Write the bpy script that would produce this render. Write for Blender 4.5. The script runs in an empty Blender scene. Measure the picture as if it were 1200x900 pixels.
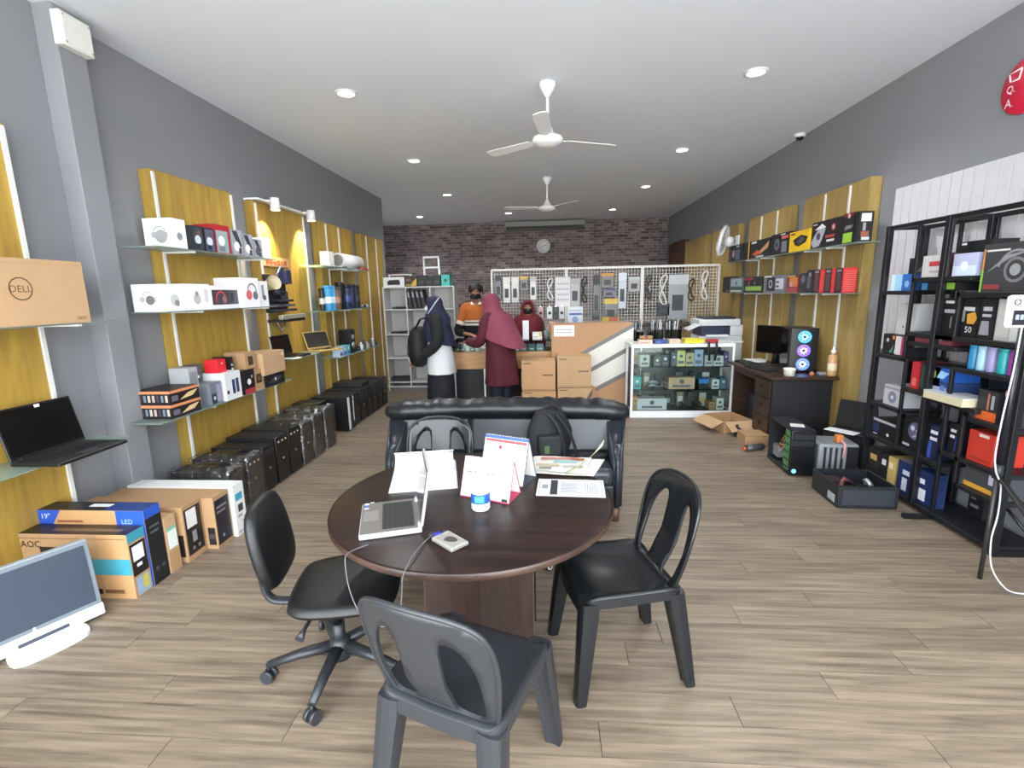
import bpy, bmesh, math, random
from math import sin, cos, pi, radians as R
from mathutils import Vector, Matrix, geometry
random.seed(7)
SC = bpy.context.scene
COL = SC.collection

# ------------------------------------------------------------------ camera
cam = bpy.data.cameras.new('camera')
cam.sensor_fit = 'HORIZONTAL'
cam.sensor_width = 36.0
cam.lens = 573.0 / 1200.0 * 36.0
cam.clip_start = 0.05
camo = bpy.data.objects.new('camera', cam)
COL.objects.link(camo)
_p, _yaw, _roll = .1852, .0731, -.0209
_f = Vector((-sin(_yaw)*cos(_p), cos(_yaw)*cos(_p), -sin(_p)))
_r = Vector((cos(_yaw), sin(_yaw), 0))
_u = _r.cross(_f)
_r2 = _r*cos(_roll) + _u*sin(_roll)
_u2 = -_r*sin(_roll) + _u*cos(_roll)
camo.matrix_world = Matrix(((_r2.x, _u2.x, -_f.x, 0), (_r2.y, _u2.y, -_f.y, 0), (_r2.z, _u2.z, -_f.z, 1.65), (0, 0, 0, 1)))
SC.camera = camo

# ------------------------------------------------------------------ sky, portal at the open shop front, exposure
world = bpy.data.worlds.new('overcast_sky')
SC.world = world
world.use_nodes = True
_n = world.node_tree.nodes
_bg = _n['Background']
_bg.inputs[0].default_value = (.88, .95, 1.0, 1)
_bg.inputs[1].default_value = 5.6
_pl = bpy.data.lights.new('shopfront_portal', 'AREA')
_pl.shape = 'RECTANGLE'
_pl.size, _pl.size_y = 6.1, 3.4
_pl.cycles.is_portal = True
_po = bpy.data.objects.new('shopfront_portal', _pl)
_po.location = (0, -.62, 1.7)
_po.rotation_euler = (R(90), 0, 0)      # -z of the light looks into the room (+y)
COL.objects.link(_po)
_sl = bpy.data.lights.new('sun', 'SUN')
_sl.energy = 9.0
_sl.angle = R(1)
_sl.color = (1, .99, .97)
_so = bpy.data.objects.new('sun', _sl)
_so.rotation_euler = Vector((.6, -.2, -.8)).to_track_quat('-Z', 'Y').to_euler()
_so.location = (-5, 2, 8)
COL.objects.link(_so)
SC.view_settings.view_transform = 'Standard'
SC.view_settings.look = 'None'
SC.view_settings.gamma = 1
SC.view_settings.use_curve_mapping = False
SC.view_settings.exposure = 0.86
LAMP_W = 60.0

# ------------------------------------------------------------------ materials
def lin(c):
    if isinstance(c, str):
        c = [int(c[i:i+2], 16)/255 for i in (0, 2, 4)]
    return tuple(x/12.92 if x <= .04045 else ((x+.055)/1.055)**2.4 for x in c)
_mc = {}
def mat(col, rough=.55, metal=0, var=.06, scale=30, bump=0.0, coat=0):
    """plain procedural material: colour with a little noise mottling"""
    k = (col, rough, metal, var, scale, bump, coat)
    if k in _mc: return _mc[k]
    m = bpy.data.materials.new('m_' + (col if isinstance(col, str) else 'c'))
    m.use_nodes = True
    nt = m.node_tree; b = nt.nodes['Principled BSDF']
    c = lin(col)
    b.inputs['Roughness'].default_value = rough
    b.inputs['Metallic'].default_value = metal
    b.inputs['Coat Weight'].default_value = coat
    tc = nt.nodes.new('ShaderNodeTexCoord')
    nz = nt.nodes.new('ShaderNodeTexNoise'); nz.inputs['Scale'].default_value = scale
    nz.inputs['Detail'].default_value = 3
    nt.links.new(tc.outputs['Object'], nz.inputs['Vector'])
    mx = nt.nodes.new('ShaderNodeMix'); mx.data_type = 'RGBA'
    mx.inputs['A'].default_value = tuple(x*(1-var) for x in c) + (1,)
    mx.inputs['B'].default_value = tuple(min(1, x*(1+var)) for x in c) + (1,)
    nt.links.new(nz.outputs['Fac'], mx.inputs['Factor'])
    nt.links.new(mx.outputs['Result'], b.inputs['Base Color'])
    if bump:
        bp = nt.nodes.new('ShaderNodeBump'); bp.inputs['Strength'].default_value = bump
        bp.inputs['Distance'].default_value = .01
        nt.links.new(nz.outputs['Fac'], bp.inputs['Height'])
        nt.links.new(bp.outputs['Normal'], b.inputs['Normal'])
    _mc[k] = m
    return m
def emit(col, s):
    k = ('e', col, s)
    if k in _mc: return _mc[k]
    m = bpy.data.materials.new('m_glow'); m.use_nodes = True
    b = m.node_tree.nodes['Principled BSDF']
    b.inputs['Base Color'].default_value = lin(col) + (1,)
    b.inputs['Emission Color'].default_value = lin(col) + (1,)
    b.inputs['Emission Strength'].default_value = s
    _mc[k] = m
    return m
def wood(c1, c2, stretch=(1, 1, 8), scale=6, rough=.45, rnd=0.0, bump=.05, contrast=(.35, .7), spec=.5, dist=.6):
    """grained wood; the grain runs along the axis with the SMALL stretch value"""
    k = ('w', c1, c2, stretch, scale, rough, rnd, spec, dist)
    if k in _mc: return _mc[k]
    m = bpy.data.materials.new('m_wood'); m.use_nodes = True
    nt = m.node_tree; b = nt.nodes['Principled BSDF']; N = nt.nodes.new; L = nt.links.new
    b.inputs['Roughness'].default_value = rough; b.inputs['Specular IOR Level'].default_value = spec
    tc = N('ShaderNodeTexCoord'); mp = N('ShaderNodeMapping'); mp.inputs['Scale'].default_value = stretch
    oi = N('ShaderNodeObjectInfo'); ge = N('ShaderNodeNewGeometry')
    ad = N('ShaderNodeMath'); ad.operation = 'ADD'
    L(oi.outputs['Random'], ad.inputs[0]); L(ge.outputs['Random Per Island'], ad.inputs[1])
    fr = N('ShaderNodeMath'); fr.operation = 'FRACT'; L(ad.outputs[0], fr.inputs[0])
    ml = N('ShaderNodeMath'); ml.operation = 'MULTIPLY'; ml.inputs[1].default_value = 40 if rnd else 0
    L(fr.outputs[0], ml.inputs[0])
    L(tc.outputs['Object'], mp.inputs['Vector']); L(ml.outputs[0], mp.inputs['Location'])
    n1 = N('ShaderNodeTexNoise'); n1.inputs['Scale'].default_value = scale; n1.inputs['Detail'].default_value = 7
    n1.inputs['Roughness'].default_value = .62; n1.inputs['Distortion'].default_value = dist
    L(mp.outputs[0], n1.inputs['Vector'])
    rp = N('ShaderNodeValToRGB'); e = rp.color_ramp.elements
    e[0].position = contrast[0]; e[0].color = lin(c1) + (1,)
    e[1].position = contrast[1]; e[1].color = lin(c2) + (1,)
    L(n1.outputs['Fac'], rp.inputs['Fac'])
    hv = N('ShaderNodeHueSaturation')
    mr = N('ShaderNodeMapRange'); mr.inputs['To Min'].default_value = 1-rnd; mr.inputs['To Max'].default_value = 1+rnd
    L(fr.outputs[0], mr.inputs['Value']); L(mr.outputs[0], hv.inputs['Value'])
    L(rp.outputs['Color'], hv.inputs['Color']); L(hv.outputs['Color'], b.inputs['Base Color'])
    bp = N('ShaderNodeBump'); bp.inputs['Strength'].default_value = bump; bp.inputs['Distance'].default_value = .01
    L(n1.outputs['Fac'], bp.inputs['Height']); L(bp.outputs['Normal'], b.inputs['Normal'])
    _mc[k] = m
    return m
def glass(tint='dfeeea', alpha=.85, rough=.03, haze=0):
    k = ('g', tint, alpha, rough, haze)
    if k in _mc: return _mc[k]
    m = bpy.data.materials.new('m_glass'); m.use_nodes = True
    nt = m.node_tree; N = nt.nodes.new; L = nt.links.new
    for n in list(nt.nodes): nt.nodes.remove(n)
    o = N('ShaderNodeOutputMaterial'); mx = N('ShaderNodeMixShader'); tr = N('ShaderNodeBsdfTransparent'); gl = N('ShaderNodeBsdfGlossy')
    fr = N('ShaderNodeFresnel'); fr.inputs['IOR'].default_value = 1.45
    tr.inputs['Color'].default_value = tuple(x*alpha for x in lin(tint)) + (1,)
    gl.inputs['Roughness'].default_value = rough
    L(fr.outputs[0], mx.inputs[0]); L(tr.outputs[0], mx.inputs[1]); L(gl.outputs[0], mx.inputs[2]); L(mx.outputs[0], o.inputs[0])
    if haze:
        df = N('ShaderNodeBsdfTranslucent'); d2 = N('ShaderNodeBsdfDiffuse'); m2 = N('ShaderNodeMixShader'); m3 = N('ShaderNodeMixShader')
        df.inputs['Color'].default_value = d2.inputs['Color'].default_value = lin(tint) + (1,); m2.inputs[0].default_value = .5; m3.inputs[0].default_value = haze
        L(df.outputs[0], m2.inputs[1]); L(d2.outputs[0], m2.inputs[2]); L(mx.outputs[0], m3.inputs[1]); L(m2.outputs[0], m3.inputs[2]); L(m3.outputs[0], o.inputs[0])
    _mc[k] = m
    return m
def wrapfilm():
    if 'film' in _mc: return _mc['film']
    m = bpy.data.materials.new('m_film'); m.use_nodes = True
    nt = m.node_tree; N = nt.nodes.new; L = nt.links.new
    for n in list(nt.nodes): nt.nodes.remove(n)
    o = N('ShaderNodeOutputMaterial'); mx = N('ShaderNodeMixShader'); tr = N('ShaderNodeBsdfTransparent'); gl = N('ShaderNodeBsdfGlossy')
    tc = N('ShaderNodeTexCoord'); nz = N('ShaderNodeTexNoise'); nz.inputs['Scale'].default_value = 14; nz.inputs['Distortion'].default_value = 1.5
    L(tc.outputs['Object'], nz.inputs['Vector'])
    bp = N('ShaderNodeBump'); bp.inputs['Strength'].default_value = .7; bp.inputs['Distance'].default_value = .03
    L(nz.outputs['Fac'], bp.inputs['Height']); L(bp.outputs['Normal'], gl.inputs['Normal'])
    gl.inputs['Roughness'].default_value = .22; mx.inputs[0].default_value = .2
    L(tr.outputs[0], mx.inputs[1]); L(gl.outputs[0], mx.inputs[2]); L(mx.outputs[0], o.inputs[0])
    _mc['film'] = m
    return m

# ------------------------------------------------------------------ mesh builder
_txt = {}
def text_geo(body):
    if body in _txt: return _txt[body]
    cu = bpy.data.curves.new('t', 'FONT'); cu.body = body; cu.size = 1; cu.resolution_u = 2
    o = bpy.data.objects.new('t', cu); COL.objects.link(o)
    bpy.context.view_layer.update()
    me = bpy.data.meshes.new_from_object(o.evaluated_get(bpy.context.evaluated_depsgraph_get()))
    vs = [(v.co.x, v.co.y) for v in me.vertices]; fs = [tuple(p.vertices) for p in me.polygons]
    bpy.data.objects.remove(o); bpy.data.curves.remove(cu); bpy.data.meshes.remove(me)
    x0 = min(v[0] for v in vs); x1 = max(v[0] for v in vs); y0 = min(v[1] for v in vs); y1 = max(v[1] for v in vs)
    vs = [((x-(x0+x1)/2)/(y1-y0), (y-(y0+y1)/2)/(y1-y0)) for x, y in vs]
    _txt[body] = (vs, fs)
    return _txt[body]

class MB:
    def __init__(s): s.bm = bmesh.new(); s.mats = []; s.sm = set()
    def mi(s, m):
        if m not in s.mats: s.mats.append(m)
        return s.mats.index(m)
    def face(s, vs, m, sm=False):
        try: f = s.bm.faces.new(vs)
        except ValueError: return None
        f.material_index = s.mi(m); f.smooth = sm
        return f
    def poly(s, pts, m): return s.face([s.bm.verts.new(p) for p in pts], m)
    def box(s, a, b, m, bev=0, M=None):
        x0, y0, z0 = a; x1, y1, z1 = b
        P = [(x0,y0,z0),(x1,y0,z0),(x1,y1,z0),(x0,y1,z0),(x0,y0,z1),(x1,y0,z1),(x1,y1,z1),(x0,y1,z1)]
        v = [s.bm.verts.new(M @ Vector(p) if M else p) for p in P]
        fs = [s.face([v[i] for i in q], m) for q in ((3,2,1,0),(4,5,6,7),(0,1,5,4),(1,2,6,5),(2,3,7,6),(3,0,4,7))]
        if bev:
            es = list({e for f in fs for e in f.edges})
            r = bmesh.ops.bevel(s.bm, geom=es, offset=bev, segments=2 if bev > .004 else 1, affect='EDGES', profile=.5)
            for f in r['faces']: f.material_index = s.mi(m); f.smooth = bev > .004
        return s
    def rings(s, rs, m, cap=True, sm=True, closed=True, skip=None):
        V = [[s.bm.verts.new(p) for p in r] for r in rs]
        n = len(V[0])
        for i in range(len(V)-1):
            for j in range(n if closed else n-1):
                if skip and skip(i, j): continue
                k = (j+1) % n
                s.face([V[i][j], V[i][k], V[i+1][k], V[i+1][j]], m, sm)
        if cap and closed:
            s.face(V[0][::-1], m); s.face(V[-1], m)
        return s
    def tube(s, pts, r, m, seg=8, cap=True, flat=1.0):
        P = [Vector(p) for p in pts]; rs = []
        rr = r if isinstance(r, (list, tuple)) else [r]*len(P)
        ref = None
        for i, p in enumerate(P):
            d = (P[min(i+1, len(P)-1)] - P[max(i-1, 0)]).normalized()
            if ref is None:
                ref = d.orthogonal().normalized()
                if abs(d.z) < .9: ref = d.cross(Vector((0, 0, 1))).normalized()
            a = (ref - d*ref.dot(d)).normalized(); b = d.cross(a); ref = a
            rs.append([p + a*rr[i]*cos(2*pi*k/seg) + b*rr[i]*flat*sin(2*pi*k/seg) for k in range(seg)])
        return s.rings(rs, m, cap)
    def cyl(s, p0, p1, r, m, seg=16, r1=None):
        return s.tube([p0, p1], [r, r if r1 is None else r1], m, seg)
    def lathe(s, prof, m, c=(0, 0, 0), seg=24, cap=False):
        return s.rings([[(c[0]+r*cos(2*pi*k/seg), c[1]+r*sin(2*pi*k/seg), c[2]+z) for k in range(seg)] for r, z in prof], m, cap)
    def ell(s, c, rad, m, seg=16, n=9, M=None):
        rs = []
        for i in range(n):
            t = pi*(i+.02)/(n-1+.04) if n > 1 else 0
            r = [Vector((c[0]+rad[0]*sin(t)*cos(2*pi*k/seg), c[1]+rad[1]*sin(t)*sin(2*pi*k/seg), c[2]-rad[2]*cos(t))) for k in range(seg)]
            rs.append([M @ p for p in r] if M else r)
        return s.rings(rs, m, True)
    def slab(s, outline, z0, z1, m, holes=()):
        """extruded planar outline (x, y) between z0 and z1"""
        lo = [s.bm.verts.new((x, y, z0)) for x, y in outline]; hi = [s.bm.verts.new((x, y, z1)) for x, y in outline]
        n = len(lo)
        s.face(lo[::-1], m); s.face(hi, m)
        for i in range(n): s.face([lo[i], lo[(i+1) % n], hi[(i+1) % n], hi[i]], m)
        return s
    def xf(s, M):
        bmesh.ops.transform(s.bm, matrix=M, verts=s.bm.verts[:]); return s
    def build(s, name, parent=None, loc=(0, 0, 0), rz=0, stuff=False):
        me = bpy.data.meshes.new(name)
        s.bm.normal_update()
        bmesh.ops.recalc_face_normals(s.bm, faces=s.bm.faces[:])
        s.bm.to_mesh(me); s.bm.free()
        for m in s.mats: me.materials.append(m)
        o = bpy.data.objects.new(name, me); COL.objects.link(o)
        o.location = loc; o.rotation_euler = (0, 0, rz)
        if parent: o.parent = parent
        if stuff: o['kind'] = 'stuff'
        return o
def tag(o, label, cat, group=None, kind=None):
    o['label'] = label; o['category'] = cat
    if group: o['group'] = group
    if kind: o['kind'] = kind
    return o
def thing(name, label, cat, loc=(0, 0, 0), rz=0, group=None):
    o = bpy.data.objects.new(name, None); COL.objects.link(o)
    o.empty_display_size = .1; o.location = loc; o.rotation_euler = (0, 0, rz)
    return tag(o, label, cat, group)
def struct(name, mb, parent=None):
    o = mb.build(name, parent)
    if not parent: o['kind'] = 'structure'
    return o
def dup(root, loc, rz, label=None, group=None):
    r = root.copy(); COL.objects.link(r); r.location = loc; r.rotation_euler = (0, 0, rz)
    if label: r['label'] = label
    if group: r['group'] = group
    for ch in list(root.children):
        c = ch.copy(); COL.objects.link(c); c.parent = r
        for g in list(ch.children):
            d = g.copy(); COL.objects.link(d); d.parent = c
    return r
def smoothpts(pts, n=6, closed=True):
    """Catmull-Rom through 2-D points"""
    out = []; N = len(pts)
    for i in range(N if closed else N-1):
        g = lambda k: pts[k % N] if closed else pts[min(max(k, 0), N-1)]
        p0, p1, p2, p3 = g(i-1), g(i), g(i+1), g(i+2)
        for j in range(n):
            t = j/n
            out.append(tuple(.5*((2*p1[a]) + (-p0[a]+p2[a])*t + (2*p0[a]-5*p1[a]+4*p2[a]-p3[a])*t*t + (-p0[a]+3*p1[a]-3*p2[a]+p3[a])*t**3) for a in range(len(p1))))
    if not closed: out.append(pts[-1])
    return out

# prints on box faces ------------------------------------------------------
FACES = {'f': lambda w, d, h: (Vector((-w/2, -d/2, 0)), Vector((1, 0, 0)), Vector((0, 0, 1)), Vector((0, -1, 0)), w, h),
         'r': lambda w, d, h: (Vector((w/2, -d/2, 0)), Vector((0, 1, 0)), Vector((0, 0, 1)), Vector((1, 0, 0)), d, h),
         'l': lambda w, d, h: (Vector((-w/2, d/2, 0)), Vector((0, -1, 0)), Vector((0, 0, 1)), Vector((-1, 0, 0)), d, h),
         't': lambda w, d, h: (Vector((-w/2, -d/2, h)), Vector((1, 0, 0)), Vector((0, 1, 0)), Vector((0, 0, 1)), w, d)}
PN = {'f': 'front_print', 'r': 'side_print', 'l': 'side_print', 't': 'top_print'}
def prints(parent, size, face, items, rough=.4, off=.0006):
    o, U, V, Nn, W, H = FACES[face](*size)
    b = MB(); k = 0
    def P(u, v): return o + U*(u*W) + V*(v*H) + Nn*(off*(k+1))
    for it in items:
        t = it[0]; c = mat(it[-1], rough)
        if t == 'r':
            _, u0, v0, u1, v1, _c = it; b.poly([P(u0, v0), P(u1, v0), P(u1, v1), P(u0, v1)], c)
        elif t == 'p': b.poly([P(u, v) for u, v in it[1]], c)
        elif t == 'c':
            _, u, v, r, _c = it; r *= min(W, H)
            b.poly([P(u+r*cos(a)/W, v+r*sin(a)/H) for a in [2*pi*i/20 for i in range(20)]], c)
        elif t == 'a':
            _, u, v, r, a0, a1, w, _c = it; s = min(W, H); n = 14
            q = [R(a0+(a1-a0)*i/n) for i in range(n+1)]
            for i in range(n):
                b.poly([P(u+rr*s*cos(a)/W, v+rr*s*sin(a)/H) for rr, a in ((r, q[i]), (r+w, q[i]), (r+w, q[i+1]), (r, q[i+1]))], c)
        elif t == 't':
            _, u, v, hh, body, _c = it; vs, fs = text_geo(body); hh *= H
            VV = [b.bm.verts.new(P(u+x*hh/W, v+y*hh/H)) for x, y in vs]
            for f in fs: b.face([VV[i] for i in f], c)
        k += 1
    return b.build(PN[face], parent)
def carton(name, label, cat, base, size, col, pr=(), rz=0, group=None, rough=.5, bev=0):
    """box whose own base is at z=0 of its local frame; base = (x, y, z) of its foot centre"""
    w, d, h = size
    m = col if not isinstance(col, str) else mat(col, rough)
    o = MB().box((-w/2, -d/2, 0), (w/2, d/2, h), m, bev).build(name, None, base, rz)
    tag(o, label, cat, group)
    for face, items in pr: prints(o, size, face, items)
    return o
def headphones(u, v, r, c='8a8d92', c2=None):
    return [('a', u, v, r, 20, 160, r*.25, c), ('c', u-r*.95, v-r*.25, r*.55, c2 or c), ('c', u+r*.95, v-r*.25, r*.55, c2 or c)]

WHITE = mat('e9e9ea', .4); BLACKM = mat('121316', .45, 0, .1); CARD = mat('ab8762', .8, 0, .08, 12); CARD2 = mat('bb9873', .8, 0, .06, 12)
PAPER = mat('e8e8e8', .8); CHROME = mat('c8ccd0', .18, 1); SILVER = mat('a9adb2', .35, .7); DARK = mat('1b1c20', .5)
OCHRE_WASHED = wood('977c44', 'b0955a', (9, 9, .9), 2.2, .5)  # right panels: same ochre wood, wash of glass reflection painted into its colour
OCHRE = wood('9a7a37', 'b6953f', (9, 9, .9), 2.2, .5)
GLASS = glass('f4faf8', .97); FILM = wrapfilm()
# ================================================================== SETTING
X0, X1, YB, ZC = -3.06, 3.06, 13.0, 3.41
WALLG = mat('87888d', .75, 0, .04, 3)
struct('ceiling', MB().box((-4.7, -.6, ZC), (3.3, YB+.2, ZC+.15), mat('e6ebf4', .85, 0, .02, 2)))
struct('wall_left', MB().box((X0-.2, -.6, 0), (X0, 9.40, ZC), WALLG).box((-4.7, 9.2, 0), (X0-.2, 9.40, ZC), WALLG).box((-4.75, 9.4, 0), (-4.55, YB, ZC), mat('d5dae0', .8)))
struct('wall_right', MB().box((X1, -.6, 0), (X1+.2, YB, ZC), WALLG))
struct('trim_1', MB().box((X0, 3.08, 0), (-2.93, 3.27, ZC), WALLG, .004))
wb = MB().box((-4.7, YB, 0), (3.2, YB+.2, ZC), mat('a39494', .9))
wall_back = struct('wall_back', wb)
# bricks of the back wall (each a block of its own, joined: ~3 px high in the picture)
b = MB(); mbk = None
def brickmat():
    m = wood('665a59', '918483', (1, 1, 1), 9, .85, .5, .3); return m
bm_ = brickmat(); bh, bl, g = .068, .215, .012
z = 1.0; row = 0
while z < ZC-.02:
    x = -4.5 + (row % 2)*bl/2
    while x < 3.05:
        dx = random.uniform(-.01, .01); e = random.uniform(0, .008)
        b.box((x, YB-.012-e, z), (min(x+bl-g+dx, 3.055), YB, min(z+bh-g, ZC)), bm_)
        x += bl
    z += bh; row += 1
b.build('brick', wall_back, stuff=True)
# floor: laminate boards, the near ones each a part
FL = wood('55483d', '8f7f6d', (.6, 10, 1), 3.4, .45, .11, .08, (.26, .66), .4, .3)
floor = struct('floor', MB().box((-4.7, -.6, -.12), (3.3, YB+.2, -.004), mat('3b3029', .8)))
pw, plen = .15, 1.2
pm = {}
def plank_mesh(L):
    L = round(L, 2)
    if L not in pm:
        q = MB(); q.box((0, 0, -.012), (L-.003, pw-.003, 0), FL)
        o = q.build('floor_plank'); pm[L] = o.data; bpy.data.objects.remove(o)
    return pm[L]
far = MB(); y = -.6; n = 0; k = 0
while y < YB:
    off = [0, .42, .85, .2, .63, 1.02][k % 6]; x = -3.06 if y < 9.3 else -4.55
    nx = x + (off if off > .05 else plen)
    while x < 3.06:
        nx = min(nx, 3.06)
        if 1.2 < y < 7.2:
            o = bpy.data.objects.new('floor_plank', plank_mesh(nx-x)); COL.objects.link(o); o.parent = floor; o.location = (x, y, 0); n += 1
        else: far.box((x, y, -.012), (nx-.003, y+pw-.003, 0), FL)
        x = nx; nx = x + plen
    y += pw; k += 1
far.build('floor_plank_field', floor, stuff=True)
struct('ground', MB().box((-30, -30, -.3), (30, -.6, -.12), mat('c9c6c0', .9)))
# light slatted lining on the right wall behind the rack
lp = struct('trim_2', MB().box((3.035, 1.0, 1.08), (X1, 4.69, 2.46), mat('c9c6cb', .6)))
gm = mat('b7b3b9', .6)
for i in range(37):
    MB().box((3.029, 1.0+i*.1+.004, 1.08), (3.035, 1.1+i*.1-.004, 2.46), mat('cfccd1', .6)).build('wall_slat', lp)

# ---------------------------------------------------------------- ceiling fittings
def downlight(x, y, label, on=True, r=.085):
    t = thing('ceiling_downlight', label, 'downlight', (x, y, ZC), 0, 'recessed ceiling downlights')
    MB().lathe([(r*.8, -.001), (r*1.12, -.002), (r*1.12, -.012), (r*.85, -.014), (r*.8, -.004)], WHITE, seg=20).build('trim_ring', t)
    MB().lathe([(.001, -.006), (r*.8, -.006), (r*.8, -.001)], emit('ffffff', 14 if on else 5), seg=20).build('light_disc', t)
    l = bpy.data.lights.new('downlight_lamp', 'SPOT'); l.energy = LAMP_W; l.spot_size = R(140); l.spot_blend = .7; l.shadow_soft_size = .07
    l.color = (.95, .98, 1)
    lo = bpy.data.objects.new('downlight_lamp', l); COL.objects.link(lo); lo.parent = t; lo.location = (0, 0, -.03)
for x, y, lb in [(-1.75, 4.6, 'nearest downlight on the left half of the ceiling'), (-1.75, 6.87, 'second downlight from the front on the left half of the ceiling'),
                 (-1.78, 9.2, 'third downlight on the left, in front of the brick wall end'), (1.75, 4.6, 'nearest downlight on the right half of the ceiling'),
                 (1.75, 6.87, 'second downlight on the right half, glaring white'), (1.73, 9.1, 'third downlight from the front on the right half of the ceiling'),
                 (-.84, 11.5, 'round downlight just left of the air conditioner'), (-2.9, 11.6, 'pair-shaped downlight in the far left recess of the ceiling'),
                 (1.47, 11.45, 'downlight near the brick wall right of the air conditioner'), (-3.8, 10.6, 'downlight hidden in the side recess')]:
    downlight(x, y, lb)
def ceiling_fan(x, y, label, rot):
    t = thing('ceiling_fan', label, 'fan', (x, y, ZC), rot, 'white ceiling fans')
    w = mat('eceded', .35)
    MB().lathe([(.001, 0), (.07, 0), (.075, -.02), (.05, -.07), (.022, -.11), (.015, -.115)], w).build('canopy', t)
    MB().cyl((0, 0, -.1), (0, 0, -.36), .013, w, 12).build('downrod', t)
    MB().lathe([(.016, -.33), (.03, -.34), (.05, -.39), (.075, -.42), (.125, -.435), (.135, -.455), (.13, -.48), (.09, -.50), (.03, -.505), (.001, -.506)], w, seg=32).build('motor', t)
    MB().lathe([(.09, -.501), (.06, -.512), (.001, -.514)], w, seg=24).build('bottom_cap', t)
    for k in range(3):
        M = Matrix.Rotation(k*2*pi/3, 4, 'Z') @ Matrix.Translation((0, 0, -.455)) @ Matrix.Rotation(R(9), 4, 'X')
        q = MB().box((.1, -.02, -.003), (.2, .02, .003), w)
        q.slab([(.17, -.05), (.6, -.065), (.66, -.055), (.68, 0), (.66, .055), (.6, .06), (.17, .05)], -.002, .004, w).xf(M); q.build('blade', t)
ceiling_fan(.02, 4.61, 'nearer white ceiling fan with three blades and long rod', R(25))
ceiling_fan(.02, 8.16, 'farther white ceiling fan in front of the air conditioner', R(70))
t = thing('air_conditioner', 'wide grey air conditioner under the ceiling on the brick wall', 'air conditioner', (-.03, 12.97, 3.13))
MB().box((-1.0, -.28, .05), (1.0, -.0, .26), mat('8b8a86', .5), .02).build('housing', t)
MB().box((-.97, -.285, .06), (.97, -.279, .13), mat('1c1b1a', .6)).build('outlet_louvre', t)
for k in range(3): MB().box((-.95, -.295, .07+k*.02), (.95, -.284, .074+k*.02), mat('4a4946', .5)).build('vane', t)
t = thing('wall_clock', 'round white clock on the brick wall below the air conditioner', 'clock', (-.07, 12.985, 2.80))
MB().lathe([(.001, 0), (.165, 0), (.175, .012), (.165, .03), (.15, .03), (.148, .02), (.001, .02)], WHITE, seg=32).xf(Matrix.Rotation(R(90), 4, 'X')).build('case', t)
q = MB()
for k in range(12):
    M = Matrix.Rotation(k*pi/6, 4, 'Y'); q.box((-.004, -.024, .115), (.004, -.021, .135), DARK, 0, M)
q.build('hour_marks', t)
for nm, a, L, w in (('hour_hand', 60, .07, .006), ('minute_hand', 250, .11, .004)):
    MB().box((-w, -.026, 0), (w, -.023, L), DARK, 0, Matrix.Rotation(R(a), 4, 'Y')).build(nm, t)
t = thing('dome_camera', 'small white dome camera where the right wall meets the ceiling', 'camera', (2.98, 6.40, ZC))
MB().lathe([(.001, 0), (.06, 0), (.062, -.03), (.05, -.04), (.001, -.04)], WHITE).build('mount', t)
MB().ell((0, 0, -.042), (.042, .042, .035), mat('15161a', .1)).build('dome', t)
t = thing('junction_box', 'white plastic junction box high on the grey pillar', 'junction box', (-2.93, 3.17, 3.17))
MB().box((0, -.11, 0), (.06, .10, .19), mat('d8d8d2', .5), .006).build('case', t)
MB().box((.06, -.1, .01), (.064, .09, .18), mat('e2e2dc', .5), .002).build('cover', t)
for dy in (-.09, .08):
    for dz in (.02, .17): MB().cyl((.064, dy, dz), (.067, dy, dz), .006, SILVER, 8).build('screw', t)

t = thing('round_sign', 'round red wall sign with white outline icons', 'sign', (3.055, 3.62, 2.88))
MB().lathe([(.001, 0), (.17, 0), (.17, .012), (.16, .02), (.001, .02)], mat('d81f45', .35), seg=40).xf(Matrix.Rotation(R(-90), 4, 'Y')).build('disc', t)
wm = mat('f3e8ea', .4); q = MB()
for a, bb in (((.10, .05), (.115, .10)), ((.115, .10), (.03, .11)), ((.03, .11), (.04, .05)), ((.04, .05), (.10, .05))):
    q.tube([(-.022, a[0], a[1]), (-.022, bb[0], bb[1])], .005, wm, 5)
q.build('outline_icon', t)
for zz, s in ((.0, 'Q.'), (-.08, 'A.')):
    vs, fs = text_geo(s); q = MB(); V = [q.bm.verts.new((-.0215, .09-x*.05, zz+y*.055)) for x, y in vs]
    for f in fs: q.face([V[i] for i in f], wm)
    q.build('lettering', t)

# ---------------------------------------------------------------- wooden display panels + shelves
RAILM = mat('dcdcd8', .4)
def panel(side, y0, y1, rails, label, z0=0, z1=2.62):
    s = 1 if side == 'l' else -1; x = X0 if side == 'l' else X1
    t = thing('display_panel', label, 'panel', (x, (y0+y1)/2, z0), 0, None)
    h = (y1-y0)/2
    xs = sorted((s*.004, s*.105)); MB().box((xs[0], -h, 0), (xs[1], h, z1-z0), OCHRE if side == 'l' else OCHRE_WASHED, .003).build('board', t)
    for ry in rails:
        a = ry-(y0+y1)/2; xs = sorted((s*.105, s*.118))
        q = MB().box((xs[0], a-.011, .03), (xs[1], a+.011, z1-z0-.02), RAILM)
        q.build('shelf_rail', t)
    return t
panel('l', 1.30, 2.69, (1.7, 2.67), 'ochre wooden wall panel left of the grey pillar, behind the cardboard carton')
panel('l', 3.70, 4.65, (3.71, 4.64), 'ochre wooden wall panel behind the headphone boxes')
panel('l', 5.005, 6.05, (5.03, 6.02), 'ochre wooden wall panel with white spotlights on top')
panel('l', 6.435, 7.575, (6.64, 7.05), 'ochre wooden wall panel behind the coloured canisters')
panel('l', 7.93, 8.95, (8.14, 8.60), 'last ochre wooden wall panel on the left, beside the white shelving')
panel('r', 4.93, 6.11, (5.23, 5.66), 'ochre wooden wall panel on the right nearest the black rack')
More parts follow.
